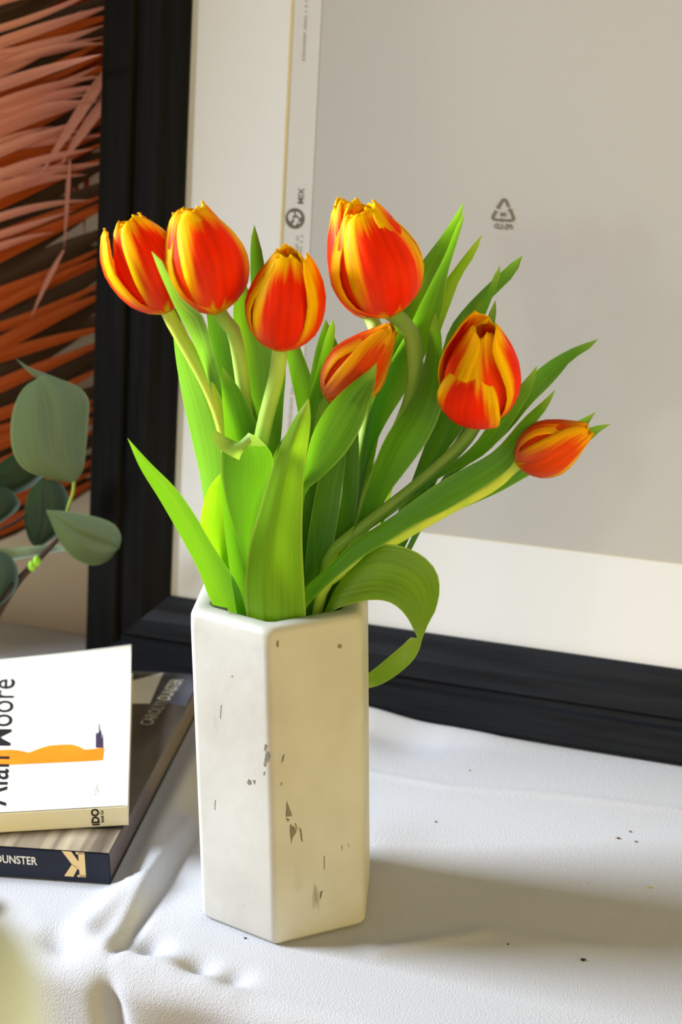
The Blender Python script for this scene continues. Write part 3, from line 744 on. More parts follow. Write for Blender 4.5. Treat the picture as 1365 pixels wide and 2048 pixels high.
leaf(t, [(938, 830), (926, 858), (905, 890), (880, 925)], [(965, 830), (945, 866), (920, 895), (890, 930)], [.0, .0, 0], .002, .1, LEAF_DEEP_SHADE)
leaf(t, [(1046, 511), (1029, 521), (1001, 546), (974, 571), (937, 608), (903, 651), (888, 690), (878, 760), (872, 830)],
     [(1046, 511), (1046, 518), (1032, 546), (1011, 571), (986, 593), (966, 636), (950, 680), (930, 760), (910, 830)], [.03, .028, .015, .005], .006, .16, LEAF_DEEP_SHADE)
leaf(t, [(1001, 529), (992, 540), (985, 562), (974, 589), (952, 641), (940, 700), (925, 790)], [(1001, 529), (1004, 540), (995, 571), (983, 601), (971, 632), (960, 700), (945, 790)], [.012, .012, .006], .002, .16)
leaf(t, [(992, 600), (980, 623), (970, 650), (955, 720)], [(992, 600), (994, 612), (990, 650), (975, 720)], [.02, .018, .01], .002, .14, LEAF_DEEP_SHADE)

# 7 rightmost
t = tulip((1037, 935), -.01, 'rightmost tulip, a small rosy bud nearly lying on its side')
st = bloom(t, (1032, 926), (1183, 856), 116, -.018, tilt=-.010, rot=34, closed=.5, mats=PETAL_R)
stem(t, [(1036, 926), (1015, 948), (975, 978), (905, 1014), (830, 1056), (755, 1100), (690, 1140), (645, 1180)], .0034, STEM_YELLOW, [-.018, -.016, -.014, -.012], seat=st)
leaf(t, [(1112, 778), (1090, 799), (1048, 836), (1017, 872), (985, 905), (926, 938), (871, 970), (780, 1036), (706, 1084), (651, 1139), (608, 1178), (585, 1215)],
     [(1112, 778), (1098, 812), (1075, 842), (1060, 870), (1042, 900), (1022, 935), (963, 978), (890, 1022), (827, 1051), (776, 1084), (714, 1122), (651, 1175), (613, 1215), (600, 1250)], [-.022, -.026, -.028, -.026], .010, .12)
leaf(t, [(1223, 848), (1200, 850), (1150, 865), (1100, 890), (1052, 925), (990, 968), (920, 1008), (860, 1033), (790, 1066), (714, 1108), (640, 1168)],
     [(1223, 848), (1206, 859), (1170, 890), (1120, 920), (1054, 954), (1000, 984), (930, 1015), (865, 1042), (795, 1074), (718, 1116), (646, 1174)], [-.004, -.006, -.012, -.012], .004, .14)
leaf(t, [(1192, 824), (1168, 836), (1120, 862), (1060, 905), (980, 955), (880, 1008), (780, 1062), (640, 1160)], [(1192, 824), (1182, 842), (1135, 885), (1070, 930), (985, 968), (890, 1016), (785, 1070), (646, 1168)], [.004, .0, -.008], .002, .14)
# drooping leaf that arches over the rim and tucks back under
leaf(t, 0, 0, 0, free=True, ext=False, cup=-.07, rows=[((722, 1380), (714, 1360), .046, .044), ((758, 1371), (745, 1341), .040, .040), ((790, 1353), (780, 1312), .028, .034), ((822, 1326), (806, 1290), .014, .026),
     ((838, 1302), (822, 1275), .0, .014), ((846, 1276), (834, 1276), -.012, .004), ((858, 1246), (832, 1268), -.018, -.004), ((871, 1222), (826, 1256), -.022, -.008), ((880, 1182), (816, 1237), -.024, -.012),
     ((875, 1146), (798, 1216), -.024, -.016), ((853, 1117), (775, 1203), -.022, -.018), ((816, 1096), (743, 1200), -.020, -.021), ((776, 1089), (708, 1207), -.018, -.023), ((743, 1098), (668, 1220), -.016, -.026),
     ((712, 1122), (655, 1232), -.012, -.026), ((685, 1160), (640, 1262), -.010, -.024), ((650, 1240), (615, 1300), -.010, -.018)], n=34, mt=LEAF_OLIVE)

# 8 behind the tallest
t = tulip((745, 640), .03, 'tulip mostly hidden behind the tallest one, orange tip and pale stem showing')
st = bloom(t, (742, 640), (693, 398), 128, .034, tilt=.006, rot=40, closed=.05)
stem(t, [(750, 636), (753, 660), (748, 740), (738, 830), (725, 910), (705, 1000)], .0042, STEM, [.028, .022, .012], seat=st)
leaf(t, [(930, 424), (912, 455), (894, 503), (863, 565), (835, 620), (818, 658), (788, 711), (761, 770), (738, 830), (722, 900), (712, 980)],
     [(930, 424), (929, 436), (909, 503), (895, 552), (889, 595), (878, 650), (851, 710), (838, 740), (811, 785), (773, 845), (745, 905), (722, 980)], [.016, .014, .010, .006], .008, .17, LEAF)
leaf(t, [(965, 469), (943, 494), (915, 530), (893, 560), (885, 600), (872, 650), (850, 720)], [(965, 469), (964, 476), (949, 512), (922, 555), (909, 589), (886, 650), (862, 720)], [.028, .026, .018], .004, .2, LEAF_LIME)
leaf(t, [(716, 838), (700, 870), (690, 905), (685, 980), (672, 1060), (660, 1110), (640, 1200)], [(716, 838), (719, 905), (718, 970), (710, 1040), (698, 1080), (680, 1130), (665, 1200)], [-.004, -.006, -.006], .004, .12, LEAF_DEEP_SHADE)
leaf(t, [(562, 660), (572, 702), (582, 755), (592, 800), (600, 850), (610, 930), (618, 1040)], [(585, 650), (603, 700), (620, 745), (634, 790), (650, 850), (655, 930), (652, 1040)], [.018, .016, .01], .002, .14)

# ------------------------------------------------------------------ books
def book_frame(P, ang):
    return M.Translation(P) @ M.Rotation(ang, 4, 'Z')
PAPER = mat('book_pages', s2l(226, 216, 190), .85, .1, noise=40, col2=s2l(196, 184, 158), stretch=(.2, .2, 40))
PAPER_G = mat('grey_book_pages', s2l(136, 126, 126), .85, .1, noise=40, col2=s2l(100, 92, 92), stretch=(.2, .2, 40))
NAVY = mat('navy_spine', s2l(26, 34, 54), .4, .3, noise=14, col2=s2l(20, 27, 45))
WHITEC = mat('white_cover', s2l(250, 248, 240), .45, .3)
CREAM = mat('cream_spine', s2l(226, 219, 188), .5, .3)
ORANGE = mat('orange_print', s2l(255, 140, 30), .5, .3, noise=25, col2=s2l(250, 122, 20))
DARKINK = mat('black_print', s2l(30, 28, 30), .6, .2)
PLUM = mat('plum_print', s2l(62, 52, 76), .6, .2)
FAINT = mat('faint_pencil', s2l(168, 165, 160), .7, .2)
SAND = mat('sand_print', s2l(226, 200, 150), .5, .3)
GREYC = mat('grey_photo_cover', s2l(98, 90, 82), .42, .4, noise=16, col2=s2l(46, 41, 38), stretch=(2.5, .6, 1), detail=6)
BLUEC = mat('blue_grey_print', s2l(96, 98, 112), .42, .4, noise=20, col2=s2l(66, 68, 82))
PALEC = mat('pale_print', s2l(214, 214, 216), .42, .4)
BEIGEC = mat('beige_print', s2l(176, 162, 140), .45, .3, noise=18, col2=s2l(86, 76, 66), stretch=(5, .3, 1))
TEXTG = mat('grey_lettering', s2l(178, 174, 168), .6, .2)
TEXTW = mat('white_lettering', s2l(226, 226, 226), .6, .2)

# lower book: local x to the left->right along the spine, y away, origin = front right foot
lb = empty('paperback_book', V((0, 0, 0)), 'grey photo paperback with a navy spine lying under the white book', 'book')
P0 = on_z(222, 1766, .0012); ANG = math.radians(-9.0)
lb.matrix_world = book_frame(V((P0.x, P0.y, .0008)), ANG); BM_ = lb.matrix_world.copy()
TB = .0208; LW, LD = .215, .268
def part(name, root, fn, m, smooth=False):
    bm = bmesh.new(); fn(bm); return bm_obj(name, bm, m, root, smooth)
part('page_block', lb, lambda b: box_bm(b, -LW+.002, -.0012, .0015, LD-.002, .0007, TB-.0007, .0003), PAPER_G)
part('spine', lb, lambda b: box_bm(b, -LW, 0, -.0006, .0014, 0, TB, .0005), NAVY)
def bent_cover(b, z, th, lift):
    n = 24; g = []
    for s_ in (0, 1):
        for i in range(n+1):
            y = LD*i/n; row = []
            for j in range(5):
                x = -LW*(1-j/4); k = max(0, (y/LD-.72)/.28)
                row.append(b.verts.new((x, y, z+th*s_-lift*k*k*(.35+.65*j/4))))
            g.append(row)
    for i in range(n):
        for j in range(4):
            b.faces.new((g[i][j], g[i][j+1], g[i+1][j+1], g[i+1][j])); b.faces.new((g[n+1+i][j], g[n+1+i+1][j], g[n+1+i+1][j+1], g[n+1+i][j+1]))
    for i in range(n):
        b.faces.new((g[i][4], g[n+1+i][4], g[n+2+i][4], g[i+1][4])); b.faces.new((g[i][0], g[i+1][0], g[n+2+i][0], g[n+1+i][0]))
    for j in range(4):
        b.faces.new((g[0][j], g[n+1][j], g[n+1][j+1], g[0][j+1])); b.faces.new((g[n][j], g[n][j+1], g[2*n+1][j+1], g[2*n+1][j]))
part('front_cover', lb, lambda b: bent_cover(b, TB-.0006, .0006, 0), GREYC)
part('back_cover', lb, lambda b: box_bm(b, -LW, 0, 0, LD, -.0001, .0006), GREYC)
def loc(M0, px, py, z):      # pixel -> local point on a height
    Mi = M0.inverted(); q = on_z(px, py, M0.translation.z+z); return Mi @ q
def flatpoly(name, root, pts, m, z, th=.00012):
    n = len(pts); vs = [V((p[0], p[1], z)) for p in pts]+[V((p[0], p[1], z-th)) for p in pts]
    fs = [tuple(range(n)), tuple(reversed(range(n, 2*n)))]+[(n+i, n+(i+1) % n, (i+1) % n, i) for i in range(n)]
    bm = bmesh.new(); bv = [bm.verts.new(v) for v in vs]
    for f in fs: bm.faces.new([bv[i] for i in f])
    return bm_obj(name, bm, m, root)
zc = TB+.00014
q = [loc(BM_, *p, TB) for p in [(262, 1407), (300, 1407), (331, 1338), (262, 1362)]]
flatpoly('cover_print', lb, [(p.x, min(p.y, LD-.0005)) for p in q], PALEC, zc)
q = [loc(BM_, *p, TB) for p in [(302, 1404), (372, 1412), (388, 1380), (388, 1338), (336, 1340)]]
flatpoly('cover_print', lb, [(min(p.x, -.0005), min(p.y, LD-.0005)) for p in q], BLUEC, zc)
flatpoly('cover_print', lb, [(-.100, .001), (-.0005, .001), (-.0005, .030), (-.100, .026)], BEIGEC, zc)
a = loc(BM_, 303, 1452, TB); b = loc(BM_, 366, 1362, TB); dv = (b-a); an = math.atan2(dv.y, dv.x)
TX = M.Translation((a.x, a.y, zc+.0003)) @ M.Rotation(an, 4, 'Z')
text('cover_lettering', 'CAROLYN', .0135, TEXTG, lb, TX, sx=dv.length*.52/.0585)
text('cover_lettering', 'DUNSTER', .0135, TEXTW, lb, TX @ M.Translation((dv.length*.55, 0, 0)), bold=.0003, sx=dv.length*.47/.0600)
# spine print stands on the front face (local x, z)
SP = M(((1, 0, 0, 0), (0, 0, -1, -.0008), (0, 1, 0, 0), (0, 0, 0, 1)))
def sp_loc(px, py):
    Mi = BM_.inverted(); d = (Mi.to_3x3() @ ray(px, py)); o = Mi @ CAM; t = (-.0008-o.y)/d.y; p = o+d*t; return p.x, p.z
x1, z1 = sp_loc(74, 1730); x0, z0 = sp_loc(0, 1726); xx, zz = sp_loc(74, 1714)
hgt = abs(zz-z1)
text('spine_lettering', 'CAROLYN DUNSTER', hgt*1.38, TEXTW, lb, M.Translation((x1, 0, z1)) @ SP, bold=.00012, align='RIGHT', space=1.0, sx=.78)
(kx0, kz0), (kx1, kz1) = sp_loc(127, 1752), sp_loc(169, 1705)
def kp(u, v): return V((kx0+(kx1-kx0)*u, -.00085, kz0+(kz1-kz0)*v))
kpoly = [[(.72, 0), (1, 0), (1, 1), (.72, 1)], [(.0, 1), (.42, 1), (.73, .60), (.73, .28), (.44, .46)], [(.03, 0), (.44, 0), (.66, .36), (.44, .52)], [(.62, 0), (1, 0), (1, .09), (.62, .09)], [(.62, .91), (1, .91), (1, 1), (.62, 1)]]
vs, fs = [], []
for pl in kpoly:
    base = len(vs); vs += [kp(*p) for p in pl]; fs.append(tuple(range(base, base+len(pl))))
mesh('spine_emblem', vs, fs, SAND, lb)

# upper white book
wb = empty('paperback_book', V((0, 0, 0)), 'white paperback with orange hill print and cream spine on top of the grey book', 'book')
ZB = TB+.0016; TW = .0140
P0 = on_z(255, 1611, ZB+TW); ANG2 = math.radians(5.0)
wb.matrix_world = book_frame(V((P0.x, P0.y, ZB)), ANG2); WM = wb.matrix_world.copy()
WW, WD = .20, .232
part('page_block', wb, lambda b: box_bm(b, -WW+.002, -.0015, .0012, WD-.002, .0006, TW-.0006, .0003), PAPER)
part('spine', wb, lambda b: box_bm(b, -WW, 0, -.0006, .0012, 0, TW, .0006), CREAM)
part('back_cover', wb, lambda b: box_bm(b, -WW, 0, 0, WD, 0, .0006), WHITEC)
def lift(x, y):
    k = max(0, (y/WD-.35)/.65); return .0105*k*k*(.10+.90*max(0, min(1, (x+WW)/WW))**2)
def wcover(b):
    n, m = 26, 12; g = []
    for s_ in (0, 1):
        for i in range(n+1):
            g.append([b.verts.new((-WW+WW*j/m, WD*i/n, TW-.0005+.0005*s_+lift(-WW+WW*j/m, WD*i/n))) for j in range(m+1)])
    for i in range(n):
        for j in range(m):
            b.faces.new((g[i][j], g[i][j+1], g[i+1][j+1], g[i+1][j])); b.faces.new((g[n+1+i][j], g[n+2+i][j], g[n+2+i][j+1], g[n+1+i][j+1]))
        b.faces.new((g[i][m], g[n+1+i][m], g[n+2+i][m], g[i+1][m])); b.faces.new((g[i][0], g[i+1][0], g[n+2+i][0], g[n+1+i][0]))
    for j in range(m):
        b.faces.new((g[0][j], g[n+1][j], g[n+1][j+1], g[0][j+1])); b.faces.new((g[n][j], g[n][j+1], g[2*n+1][j+1], g[2*n+1][j]))
part('front_cover', wb, wcover, WHITEC, False)
def wflat(name, pts, m, dz=.00012):   # print draped on the cover
    n = len(pts); o = mesh(name, [V((x, y, TW+lift(x, y)+dz)) for x, y in pts], [tuple(range(n))], m, wb); return o
def wl(px, py): q = loc(WM, px, py, TW+.0004); return q.x, q.y
hill = [(0, 1532), (60, 1530), (130, 1526), (205, 1520), (209, 1495), (170, 1498), (158, 1492), (145, 1488), (125, 1488), (98, 1490), (78, 1496), (58, 1504), (40, 1500), (20, 1498), (0, 1499), (-60, 1500), (-60, 1533)]
hp = [wl(*p) for p in hill]
# triangulate as vertical strips so the print follows the cover
def colstrip(name, top, bot, m, dz=.00015):
    vs, fs = [], []
    for a_, b_ in zip(top, bot):
        for p in (wl(*a_), wl(*b_)): vs.append(V((p[0], p[1], TW+lift(*p)+dz)))
    for i in range(len(top)-1): fs.append((2*i, 2*i+1, 2*i+3, 2*i+2))
    return mesh(name, vs, fs, m, wb)
tops = [(-60, 1500), (0, 1499), (20, 1498), (40, 1500), (58, 1504), (78, 1496), (98, 1490), (125, 1488), (145, 1488), (158, 1492), (170, 1498), (209, 1495)]
bots = [(x, 1533-(x+60)*.047) for x, y in tops[:-1]]+[(206, 1520)]
colstrip('hill_print', tops, bots, ORANGE)
# dark brush tower: ragged vertical strokes
for i in range(9):
    x = 192+i*1.7; y1 = random.uniform(1445, 1478) if i in (1, 3, 4, 6) else random.uniform(1462, 1484)
    w_ = random.uniform(.7, 1.6)
    colstrip('brush_stroke', [(x-w_, y1), (x+w_*.6, y1+2)], [(x-w_, 1495), (x+w_, 1495)], PLUM, .0002+i*.00001)
# pencil signature
for pl in ([(183, 1590), (186, 1572), (190, 1590), (195, 1565)], [(188, 1582), (199, 1568)], [(194, 1592), (196, 1578), (198, 1584)]):
    v2, f2 = strip2([wl(*p) for p in pl], .0004); mesh('signature_stroke', [V((p.x, p.y, TW+lift(p.x, p.y)+.0002)) for p in v2], f2, FAINT, wb)
# hand lettered title running up the cover
pa = V(wl(11, 1611)); pb = V(wl(30, 1362)); dv = pb-pa
SZ = .026
TT = M.Translation((pa.x, pa.y, TW+.0003)) @ M.Rotation(math.atan2(dv.y, dv.x), 4, 'Z')
def drape(o):
    for v in o.data.vertices: v.co.z = TW+.00025+lift(v.co.x, v.co.y)
o = text('title_lettering', 'Alan Moore', SZ, DARKINK, wb, TT, shear=.12, bold=.00025, sx=1)
ex = max(((M.Rotation(-math.atan2(dv.y, dv.x), 4, 'Z') @ (v.co-V((pa.x, pa.y, 0)))).x for v in o.data.vertices))
k = dv.length/ex; R_ = TT @ M.Diagonal((k, 1, 1, 1)) @ TT.inverted(); o.data.transform(R_); drape(o)
# spine logo, reading upwards
SPW = M(((1, 0, 0, 0), (0, 0, -1, -.0008), (0, 1, 0, 0), (0, 0, 0, 1)))
def spw(px, py):
    Mi = WM.inverted(); d = (Mi.to_3x3() @ ray(px, py)); o = Mi @ CAM; t = (-.0008-o.y)/d.y; p = o+d*t; return p.x, p.z
x0, z0 = spw(199, 1651); x1, z1 = spw(199, 1617)
ln = abs(z1-z0)
LT = M.Translation((x0, 0, z0)) @ SPW @ M.Rotation(math.radians(90), 4, 'Z')
text('spine_emblem', 'iDO', .0066, DARKINK, wb, LT @ M.Diagonal((ln/.0118, 1, 1, 1)), bold=.0003)
x2, z2 = spw(208, 1645); LT = M.Translation((x2, 0, z2)) @ SPW @ M.Rotation(math.radians(90), 4, 'Z')
text('spine_emblem', 'book Co', .0028, DARKINK, wb, LT @ M.Diagonal((.85, 1, 1, 1)), bold=.0001)

# prints belong to the cover or the spine that carries them
for book in (lb, wb):
    kids = {c.name.split('.')[0]: c for c in book.children}
    for c in list(book.children):
        k = c.name.split('.')[0]
        if k in ('cover_print', 'cover_lettering', 'hill_print', 'brush_stroke', 'signature_stroke', 'title_lettering'): c.parent = kids['front_cover']
        elif k in ('spine_lettering', 'spine_emblem'): c.parent = kids['spine']

# ------------------------------------------------------------------ dried palm fronds beside the picture
def blade_mat(name, c1, c2, tf=.25):
    m = leaf_mat(name, c1, c2, c1, tf, .7, .2); return m
PINK = blade_mat('pink_palm', s2l(220, 152, 140), s2l(230, 172, 162))
ORNG = blade_mat('orange_palm', s2l(196, 88, 20), s2l(204, 108, 50))
RUST = blade_mat('rust_palm', s2l(176, 56, 14), s2l(186, 76, 32))
GAP_SHADE = blade_mat('gap_shade_palm', s2l(78, 56, 38), s2l(88, 66, 48))  # shade between the leaflets, put into the colour
def blade(root, a, b, w, Ya, Yb, bow, mt, name='leaflet', twist=.3):
    """lance-shaped leaflet from a (on the rib) to its tip b, arching by bow pixels"""
    n, m = 14, 4
    P = []
    for i in range(n):
        s = i/(n-1); x = a[0]+(b[0]-a[0])*s; y = a[1]+(b[1]-a[1])*s-bow*4*s*(1-s); P.append(on_y(x, y, Ya+(Yb-Ya)*s))
    vs, fs, uv = [], [], []
    sc = ((P[0]-CAM).dot(FW))/F
    for i in range(n):
        s = i/(n-1); t = (P[min(i+1, n-1)]-P[max(i-1, 0)]).normalized(); side = t.cross(V((0, -1, .25))).normalized(); nr = side.cross(t)
        hw = w/2*sc*(min(1, .35+s*2.2) if s < .3 else (1-((s-.3)/.7)**2.0))
        for j in range(m):
            u = j/(m-1)*2-1; vs.append(P[i]+side*u*hw+nr*(abs(u)-.5)*hw*.5+nr*u*hw*twist); uv.append((j/(m-1), 1-s))
    for i in range(n-1):
        for j in range(m-1): fs.append((i*m+j, i*m+j+1, (i+1)*m+j+1, (i+1)*m+j))
    o = mesh(name, vs, fs, mt, None, True, uv); return keep(o, root)
def foot(px, Y): return V((on_y(px, 1200, Y).x, Y, -.0+.002))
def frond(label, mt, ribpts, Y, leaflets, w, footx):
    b = V((on_y(footx, 1200, Y).x, .40, .0015)); r = empty('palm_frond', b, label, 'palm frond', 'dyed palm fronds beside the picture')
    P = [on_y(x, y, Y) for x, y in ribpts]+[V((b.x, b.y, .06)), b]
    keep(tube('rib', P, [.0016, .0022, .003], mt, None, 24, 8), r)
    for a, c, ww, bow, y2 in leaflets: blade(r, a, c, ww*w, Y, Y+y2, bow, mt)
    return r
rnd = random.Random(3)
# rusty frond at the back, leaflets hanging steeply and dark
lf = []
for i in range(34):
    x = -90+i*9.5; lf.append(((x, -120+rnd.uniform(-20, 20)), (x+rnd.uniform(-60, 20), 330+rnd.uniform(-40, 160)), rnd.uniform(22, 34), rnd.uniform(-10, 10), rnd.uniform(-.004, .004)))
frond('rust red palm frond with steep leaflets, behind the pink one', RUST, [(260, -150), (60, -130), (-90, -100), (-130, 300), (-140, 800)], .503, lf, 1, -150)
# orange frond, broad leaflets rising to the right
lf = []
for i in range(30):
    y = 60+i*33; k = rnd.uniform(-34, 20); lf.append(((-100, y+80+rnd.uniform(-24, 24)), (215+rnd.uniform(-5, 40), y-50+k), rnd.uniform(17, 34), rnd.uniform(-16, 12), rnd.uniform(-.006, .008)))
frond('burnt orange palm frond with broad slanting leaflets low beside the picture', ORNG, [(-100, 60), (-100, 300), (-100, 700), (-110, 1000)], .476, lf, 1, -115)
# added frond, its dark brown stands in for shade between the leaflets
lf = []
for i in range(34):
    y = -40+i*32; lf.append(((-80, y+90+rnd.uniform(-14, 14)), (250, y-70+rnd.uniform(-30, 30)), rnd.uniform(44, 60), rnd.uniform(-10, 10), rnd.uniform(-.005, .005)))
frond('dark brown palm frond added as shade in the gaps behind the orange leaflets', GAP_SHADE, [(-80, -60), (-80, 500), (-90, 900)], .490, lf, 1, -95)
# pink frond in front
ep = [((205, 108), 168, -12), ((190, 60), 120, -10), ((240, 5), 70, -8), ((215, 48), 96, -14), ((230, 150), 205, 14), ((195, 185), 215, -8), ((245, 170), 240, 10), ((200, 205), 262, 18), ((158, 243), 290, -6),
      ((190, 298), 352, 8), ((122, 342), 372, -2), ((186, 400), 440, 10), ((150, 420), 466, -6), ((215, -30), 40, -14), ((200, 130), 185, -20), ((230, 90), 150, 12), ((175, 350), 402, 14), ((110, 465), 500, 8), ((185, 265), 318, 16)]
lf = [((-90, y0+rnd.uniform(0, 30)+26), tip, rnd.uniform(15, 27), 12+bow+rnd.uniform(-10, 10), -.064 if tip == (205, 108) else rnd.uniform(-.004, .008)) for tip, y0, bow in ep]
for i in range(16):
    y = -20+i*25+rnd.uniform(-12, 12); lf.append(((-90, y+rnd.uniform(20, 110)), (rnd.uniform(70, 235), y-rnd.uniform(-10, 40)), rnd.uniform(11, 22), rnd.uniform(-14, 22), rnd.uniform(.004, .012)))
fr = frond('dusty pink palm frond with long pointed leaflets, nearest beside the picture', PINK, [(-90, -60), (-90, 100), (-90, 400), (-95, 800)], .462, lf, 1, -100)
for a, b, ww, bow, y2 in [((140, 320), (128, 500), 9, 3, .0), ((128, 500), (60, 640), 10, 6, .0), ((235, 110), (80, 350), 22, 0, .012), ((225, 180), (120, 330), 20, 0, .014)]:
    blade(fr, a, b, ww, .461, .461, bow, PINK)

# ------------------------------------------------------------------ eucalyptus branch
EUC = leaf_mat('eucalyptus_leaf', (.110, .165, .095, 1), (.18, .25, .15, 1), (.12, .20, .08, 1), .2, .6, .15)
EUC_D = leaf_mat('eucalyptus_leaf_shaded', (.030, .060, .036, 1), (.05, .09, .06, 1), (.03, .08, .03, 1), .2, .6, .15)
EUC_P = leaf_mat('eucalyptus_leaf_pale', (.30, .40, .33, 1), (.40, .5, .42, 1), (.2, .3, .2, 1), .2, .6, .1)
BARK = mat('brown_twig', s2l(62, 46, 38), .8, .2, noise=60, col2=s2l(40, 30, 25))
TWIG = mat('green_twig', s2l(132, 150, 50), .6, .3)
BUD = mat('green_bud', s2l(130, 180, 40), .6, .3)
eb = on_z(-60, 1330, .001)
eu = empty('eucalyptus_branch', eb, 'grey-green eucalyptus branch with round leaves at the left, before the picture', 'branch')
def blob(root, outline, Y, mt, dY=0.0, bulge=.012, name='leaf', stalk=None):
    """rounded leaf filled from its midrib: outline = (left margin, right margin) from tip to stalk"""
    L, R = outline; n, m = 22, 13; l, r = resample(L, n), resample(R, n); vs, fs, uv = [], [], []
    for i in range(n):
        s = i/(n-1)
        for j in range(m):
            u = j/(m-1); x = l[i].x*(1-u)+r[i].x*u; y = l[i].y*(1-u)+r[i].y*u; k = 1-(2*u-1)**2; k2 = math.sin(math.pi*s)
            vs.append(on_y(x, y, Y+dY*(s-.5)+bulge*k*k2*.8-bulge*.35*math.exp(-((u-.5)/.06)**2)*k2)); uv.append((u, s))
    for i in range(n-1):
        for j in range(m-1): fs.append((i*m+j, i*m+j+1, (i+1)*m+j+1, (i+1)*m+j))
    return keep(mesh(name, vs, fs, mt, None, True, uv), root)
YE = .285
blob(eu, ([(84, 752), (48, 775), (26, 820), (21, 870), (28, 910), (48, 938), (88, 955), (146, 966)], [(84, 752), (120, 758), (160, 776), (178, 800), (176, 850), (172, 900), (166, 940), (150, 966)]), YE, EUC, .02)
blob(eu, ([(30, 716), (60, 735), (105, 752), (150, 772), (176, 796)], [(30, 716), (66, 752), (110, 776), (150, 792), (176, 798)]), YE+.012, EUC_P, -.01, .006)
blob(eu, ([(92, 1020), (112, 1068), (128, 1096), (150, 1118), (185, 1131), (215, 1122), (236, 1098)], [(92, 1020), (130, 1022), (165, 1028), (200, 1036), (230, 1050), (243, 1074), (238, 1098)]), YE-.01, EUC, .01)
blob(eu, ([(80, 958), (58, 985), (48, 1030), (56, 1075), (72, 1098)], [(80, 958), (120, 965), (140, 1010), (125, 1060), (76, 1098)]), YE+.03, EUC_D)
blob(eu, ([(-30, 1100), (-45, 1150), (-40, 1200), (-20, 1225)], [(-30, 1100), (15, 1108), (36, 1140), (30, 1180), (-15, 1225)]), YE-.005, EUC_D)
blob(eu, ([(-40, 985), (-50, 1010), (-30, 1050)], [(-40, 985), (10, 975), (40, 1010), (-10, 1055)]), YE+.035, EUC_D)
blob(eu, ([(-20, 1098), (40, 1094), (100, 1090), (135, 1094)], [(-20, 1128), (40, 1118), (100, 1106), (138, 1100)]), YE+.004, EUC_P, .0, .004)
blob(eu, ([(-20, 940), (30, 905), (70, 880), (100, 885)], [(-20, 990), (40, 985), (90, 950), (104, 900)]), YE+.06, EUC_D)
def tw(name, pts, rad, m, Y): return keep(tube(name, [on_y(x, y, Y) for x, y in pts], rad, m, None, 20, 8), eu)
keep(tube('twig', [eb, on_y(-30, 1270, YE), on_y(10, 1200, YE), on_y(38, 1160, YE), on_y(68, 1128, YE), on_y(112, 1082, YE), on_y(140, 1050, YE)], [.0055, .0045, .003, .0015], BARK, None, 26, 10), eu)
tw('petiole', [(148, 964), (146, 985), (138, 1010), (130, 1040)], .0012, TWIG, YE)
tw('petiole', [(-40, 1075), (20, 1050), (52, 1030)], .0012, BARK, YE+.03)
for px, py in ((64, 1132), (74, 1122)):
    bm = bmesh.new(); bmesh.ops.create_uvsphere(bm, u_segments=10, v_segments=8, radius=.0030, matrix=M.Translation(on_y(px, py, YE-.003)) @ M.Diagonal((1, 1, 1.4, 1)))
    keep(bm_obj('bud', bm, BUD, None, True), eu)

# ------------------------------------------------------------------ plant standing in front of the table, only its pale leaf in view
PALE = leaf_mat('pale_leaf', (.56, .63, .66, 1), (.6, .66, .68, 1), (.4, .5, .5, 1), .15, .6, .12)
DGREEN = mat('dark_twig', s2l(96, 98, 84), .7, .2)
POT = mat('terracotta', s2l(170, 110, 80), .8, .2, noise=30, col2=s2l(150, 95, 70))
def ptd(px, py, d): return CAM+ray(px, py)*d
pb = ptd(-300, 2300, .30); pb = V((pb.x, pb.y, -.749))
pl = empty('potted_plant', pb, 'potted plant whose pale broad leaf shows out of focus at the lower left corner', 'plant')
bm = bmesh.new()
pr = [(.0, 0), (.06, 0), (.085, .13), (.092, .13), (.092, .155), (.082, .155), (.078, .12), (0, .12)]
prev = None
for r_, z_ in pr:
    ring = [bm.verts.new((pb.x+r_*math.cos(k*math.pi/12), pb.y+r_*math.sin(k*math.pi/12), pb.z+z_)) for k in range(24)]
    if prev:
        for k in range(24): bm.faces.new((prev[k], prev[(k+1) % 24], ring[(k+1) % 24], ring[k]))
    prev = ring
bmesh.ops.remove_doubles(bm, verts=bm.verts, dist=1e-6)
keep(bm_obj('pot', bm, POT, None, True), pl)
S0 = ptd(-120, 2230, .27)
keep(tube('stem', [pb+V((0, 0, .12)), pb+V((.005, 0, .45)), V((pb.x*.6+S0.x*.4, pb.y*.6+S0.y*.4, S0.z-.12)), S0], [.004, .0035, .003, .002], STEM_OLIVE, None, 24, 8), pl)
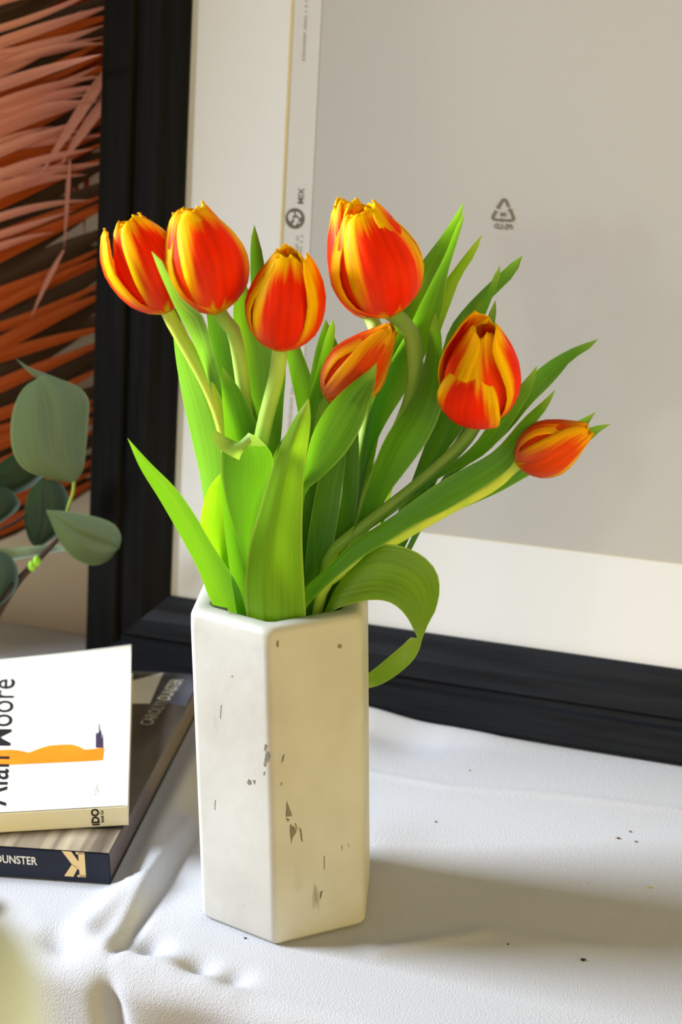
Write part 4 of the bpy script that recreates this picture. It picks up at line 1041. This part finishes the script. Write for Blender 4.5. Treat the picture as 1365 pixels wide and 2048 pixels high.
def pleaf(L, R, d0, d1, mt):
    n, m = 22, 11; l, r = resample(L, n), resample(R, n); vs, fs, uv = [], [], []
    for i in range(n):
        s = i/(n-1)
        for j in range(m):
            u = j/(m-1); k = 1-(2*u-1)**2
            vs.append(ptd(l[i].x*(1-u)+r[i].x*u, l[i].y*(1-u)+r[i].y*u, d0+(d1-d0)*s-.012*k*math.sin(math.pi*s))); uv.append((u, s))
    for i in range(n-1):
        for j in range(m-1): fs.append((i*m+j, i*m+j+1, (i+1)*m+j+1, (i+1)*m+j))
    return keep(mesh('leaf', vs, fs, mt, None, True, uv), pl)
pleaf([(-60, 1800), (-150, 1880), (-190, 2000), (-170, 2120), (-120, 2230)], [(-60, 1800), (20, 1838), (66, 1905), (92, 1990), (90, 2100), (20, 2190), (-120, 2230)], .27, .27, PALE)
keep(tube('side_shoot', [S0, ptd(-130, 1990, .40), ptd(-50, 1850, .50), ptd(2, 1812, .52)], [.0018, .0015, .0016], DGREEN, None, 18, 8), pl)

# ------------------------------------------------------------------ crumbs on the cloth
CB = mat('brown_crumb', s2l(96, 60, 40), .8, .2); CD = mat('dark_crumb', s2l(48, 30, 28), .8, .2); CY = mat('yellow_crumb', s2l(200, 170, 60), .8, .2)
def crumb(px, py, r, m, label):
    q = on_z(px, py, .001); e, n = en(q); P = V((q.x, q.y, cloth_h(q, e, n)+r*.45))
    bm = bmesh.new(); bmesh.ops.create_icosphere(bm, subdivisions=1, radius=r)
    for v in bm.verts: v.co = V((v.co.x*random.uniform(.8, 1.7), v.co.y*random.uniform(.7, 1.2), v.co.z*.6))
    o = bm_obj('crumb', bm, m); o.location = P; return tag(o, label, 'crumb', 'crumbs on the tablecloth')
crumb(1167, 1917, .0013, CD, 'dark crumb, largest one, on the cloth below the vase shadow')
crumb(1017, 1887, .0006, CD, 'tiny dark crumb at the lower margin of the vase shadow')
crumb(1238, 1674, .0011, CB, 'reddish brown crumb, the left and largest of three near the right edge')
crumb(1262, 1661, .0008, CB, 'brown crumb furthest back of the three near the right edge')
crumb(1273, 1681, .0008, CB, 'brown crumb rightmost of the three near the right edge')
crumb(1301, 1773, .0009, CY, 'yellow crumb, rightmost on the cloth')
crumb(1177, 1762, .0006, CY, 'middle yellow crumb of the row above the vase shadow')
crumb(1140, 1762, .0006, CY, 'leftmost yellow crumb of the row above the vase shadow')
crumb(872, 1642, .0007, CB, 'small brown crumb on the cloth just right of the vase')
crumb(941, 1538, .0006, CD, 'small dark crumb on the cloth between crease and picture frame')
crumb(491, 1874, .0007, CD, 'dark red crumb against the foot of the vase')
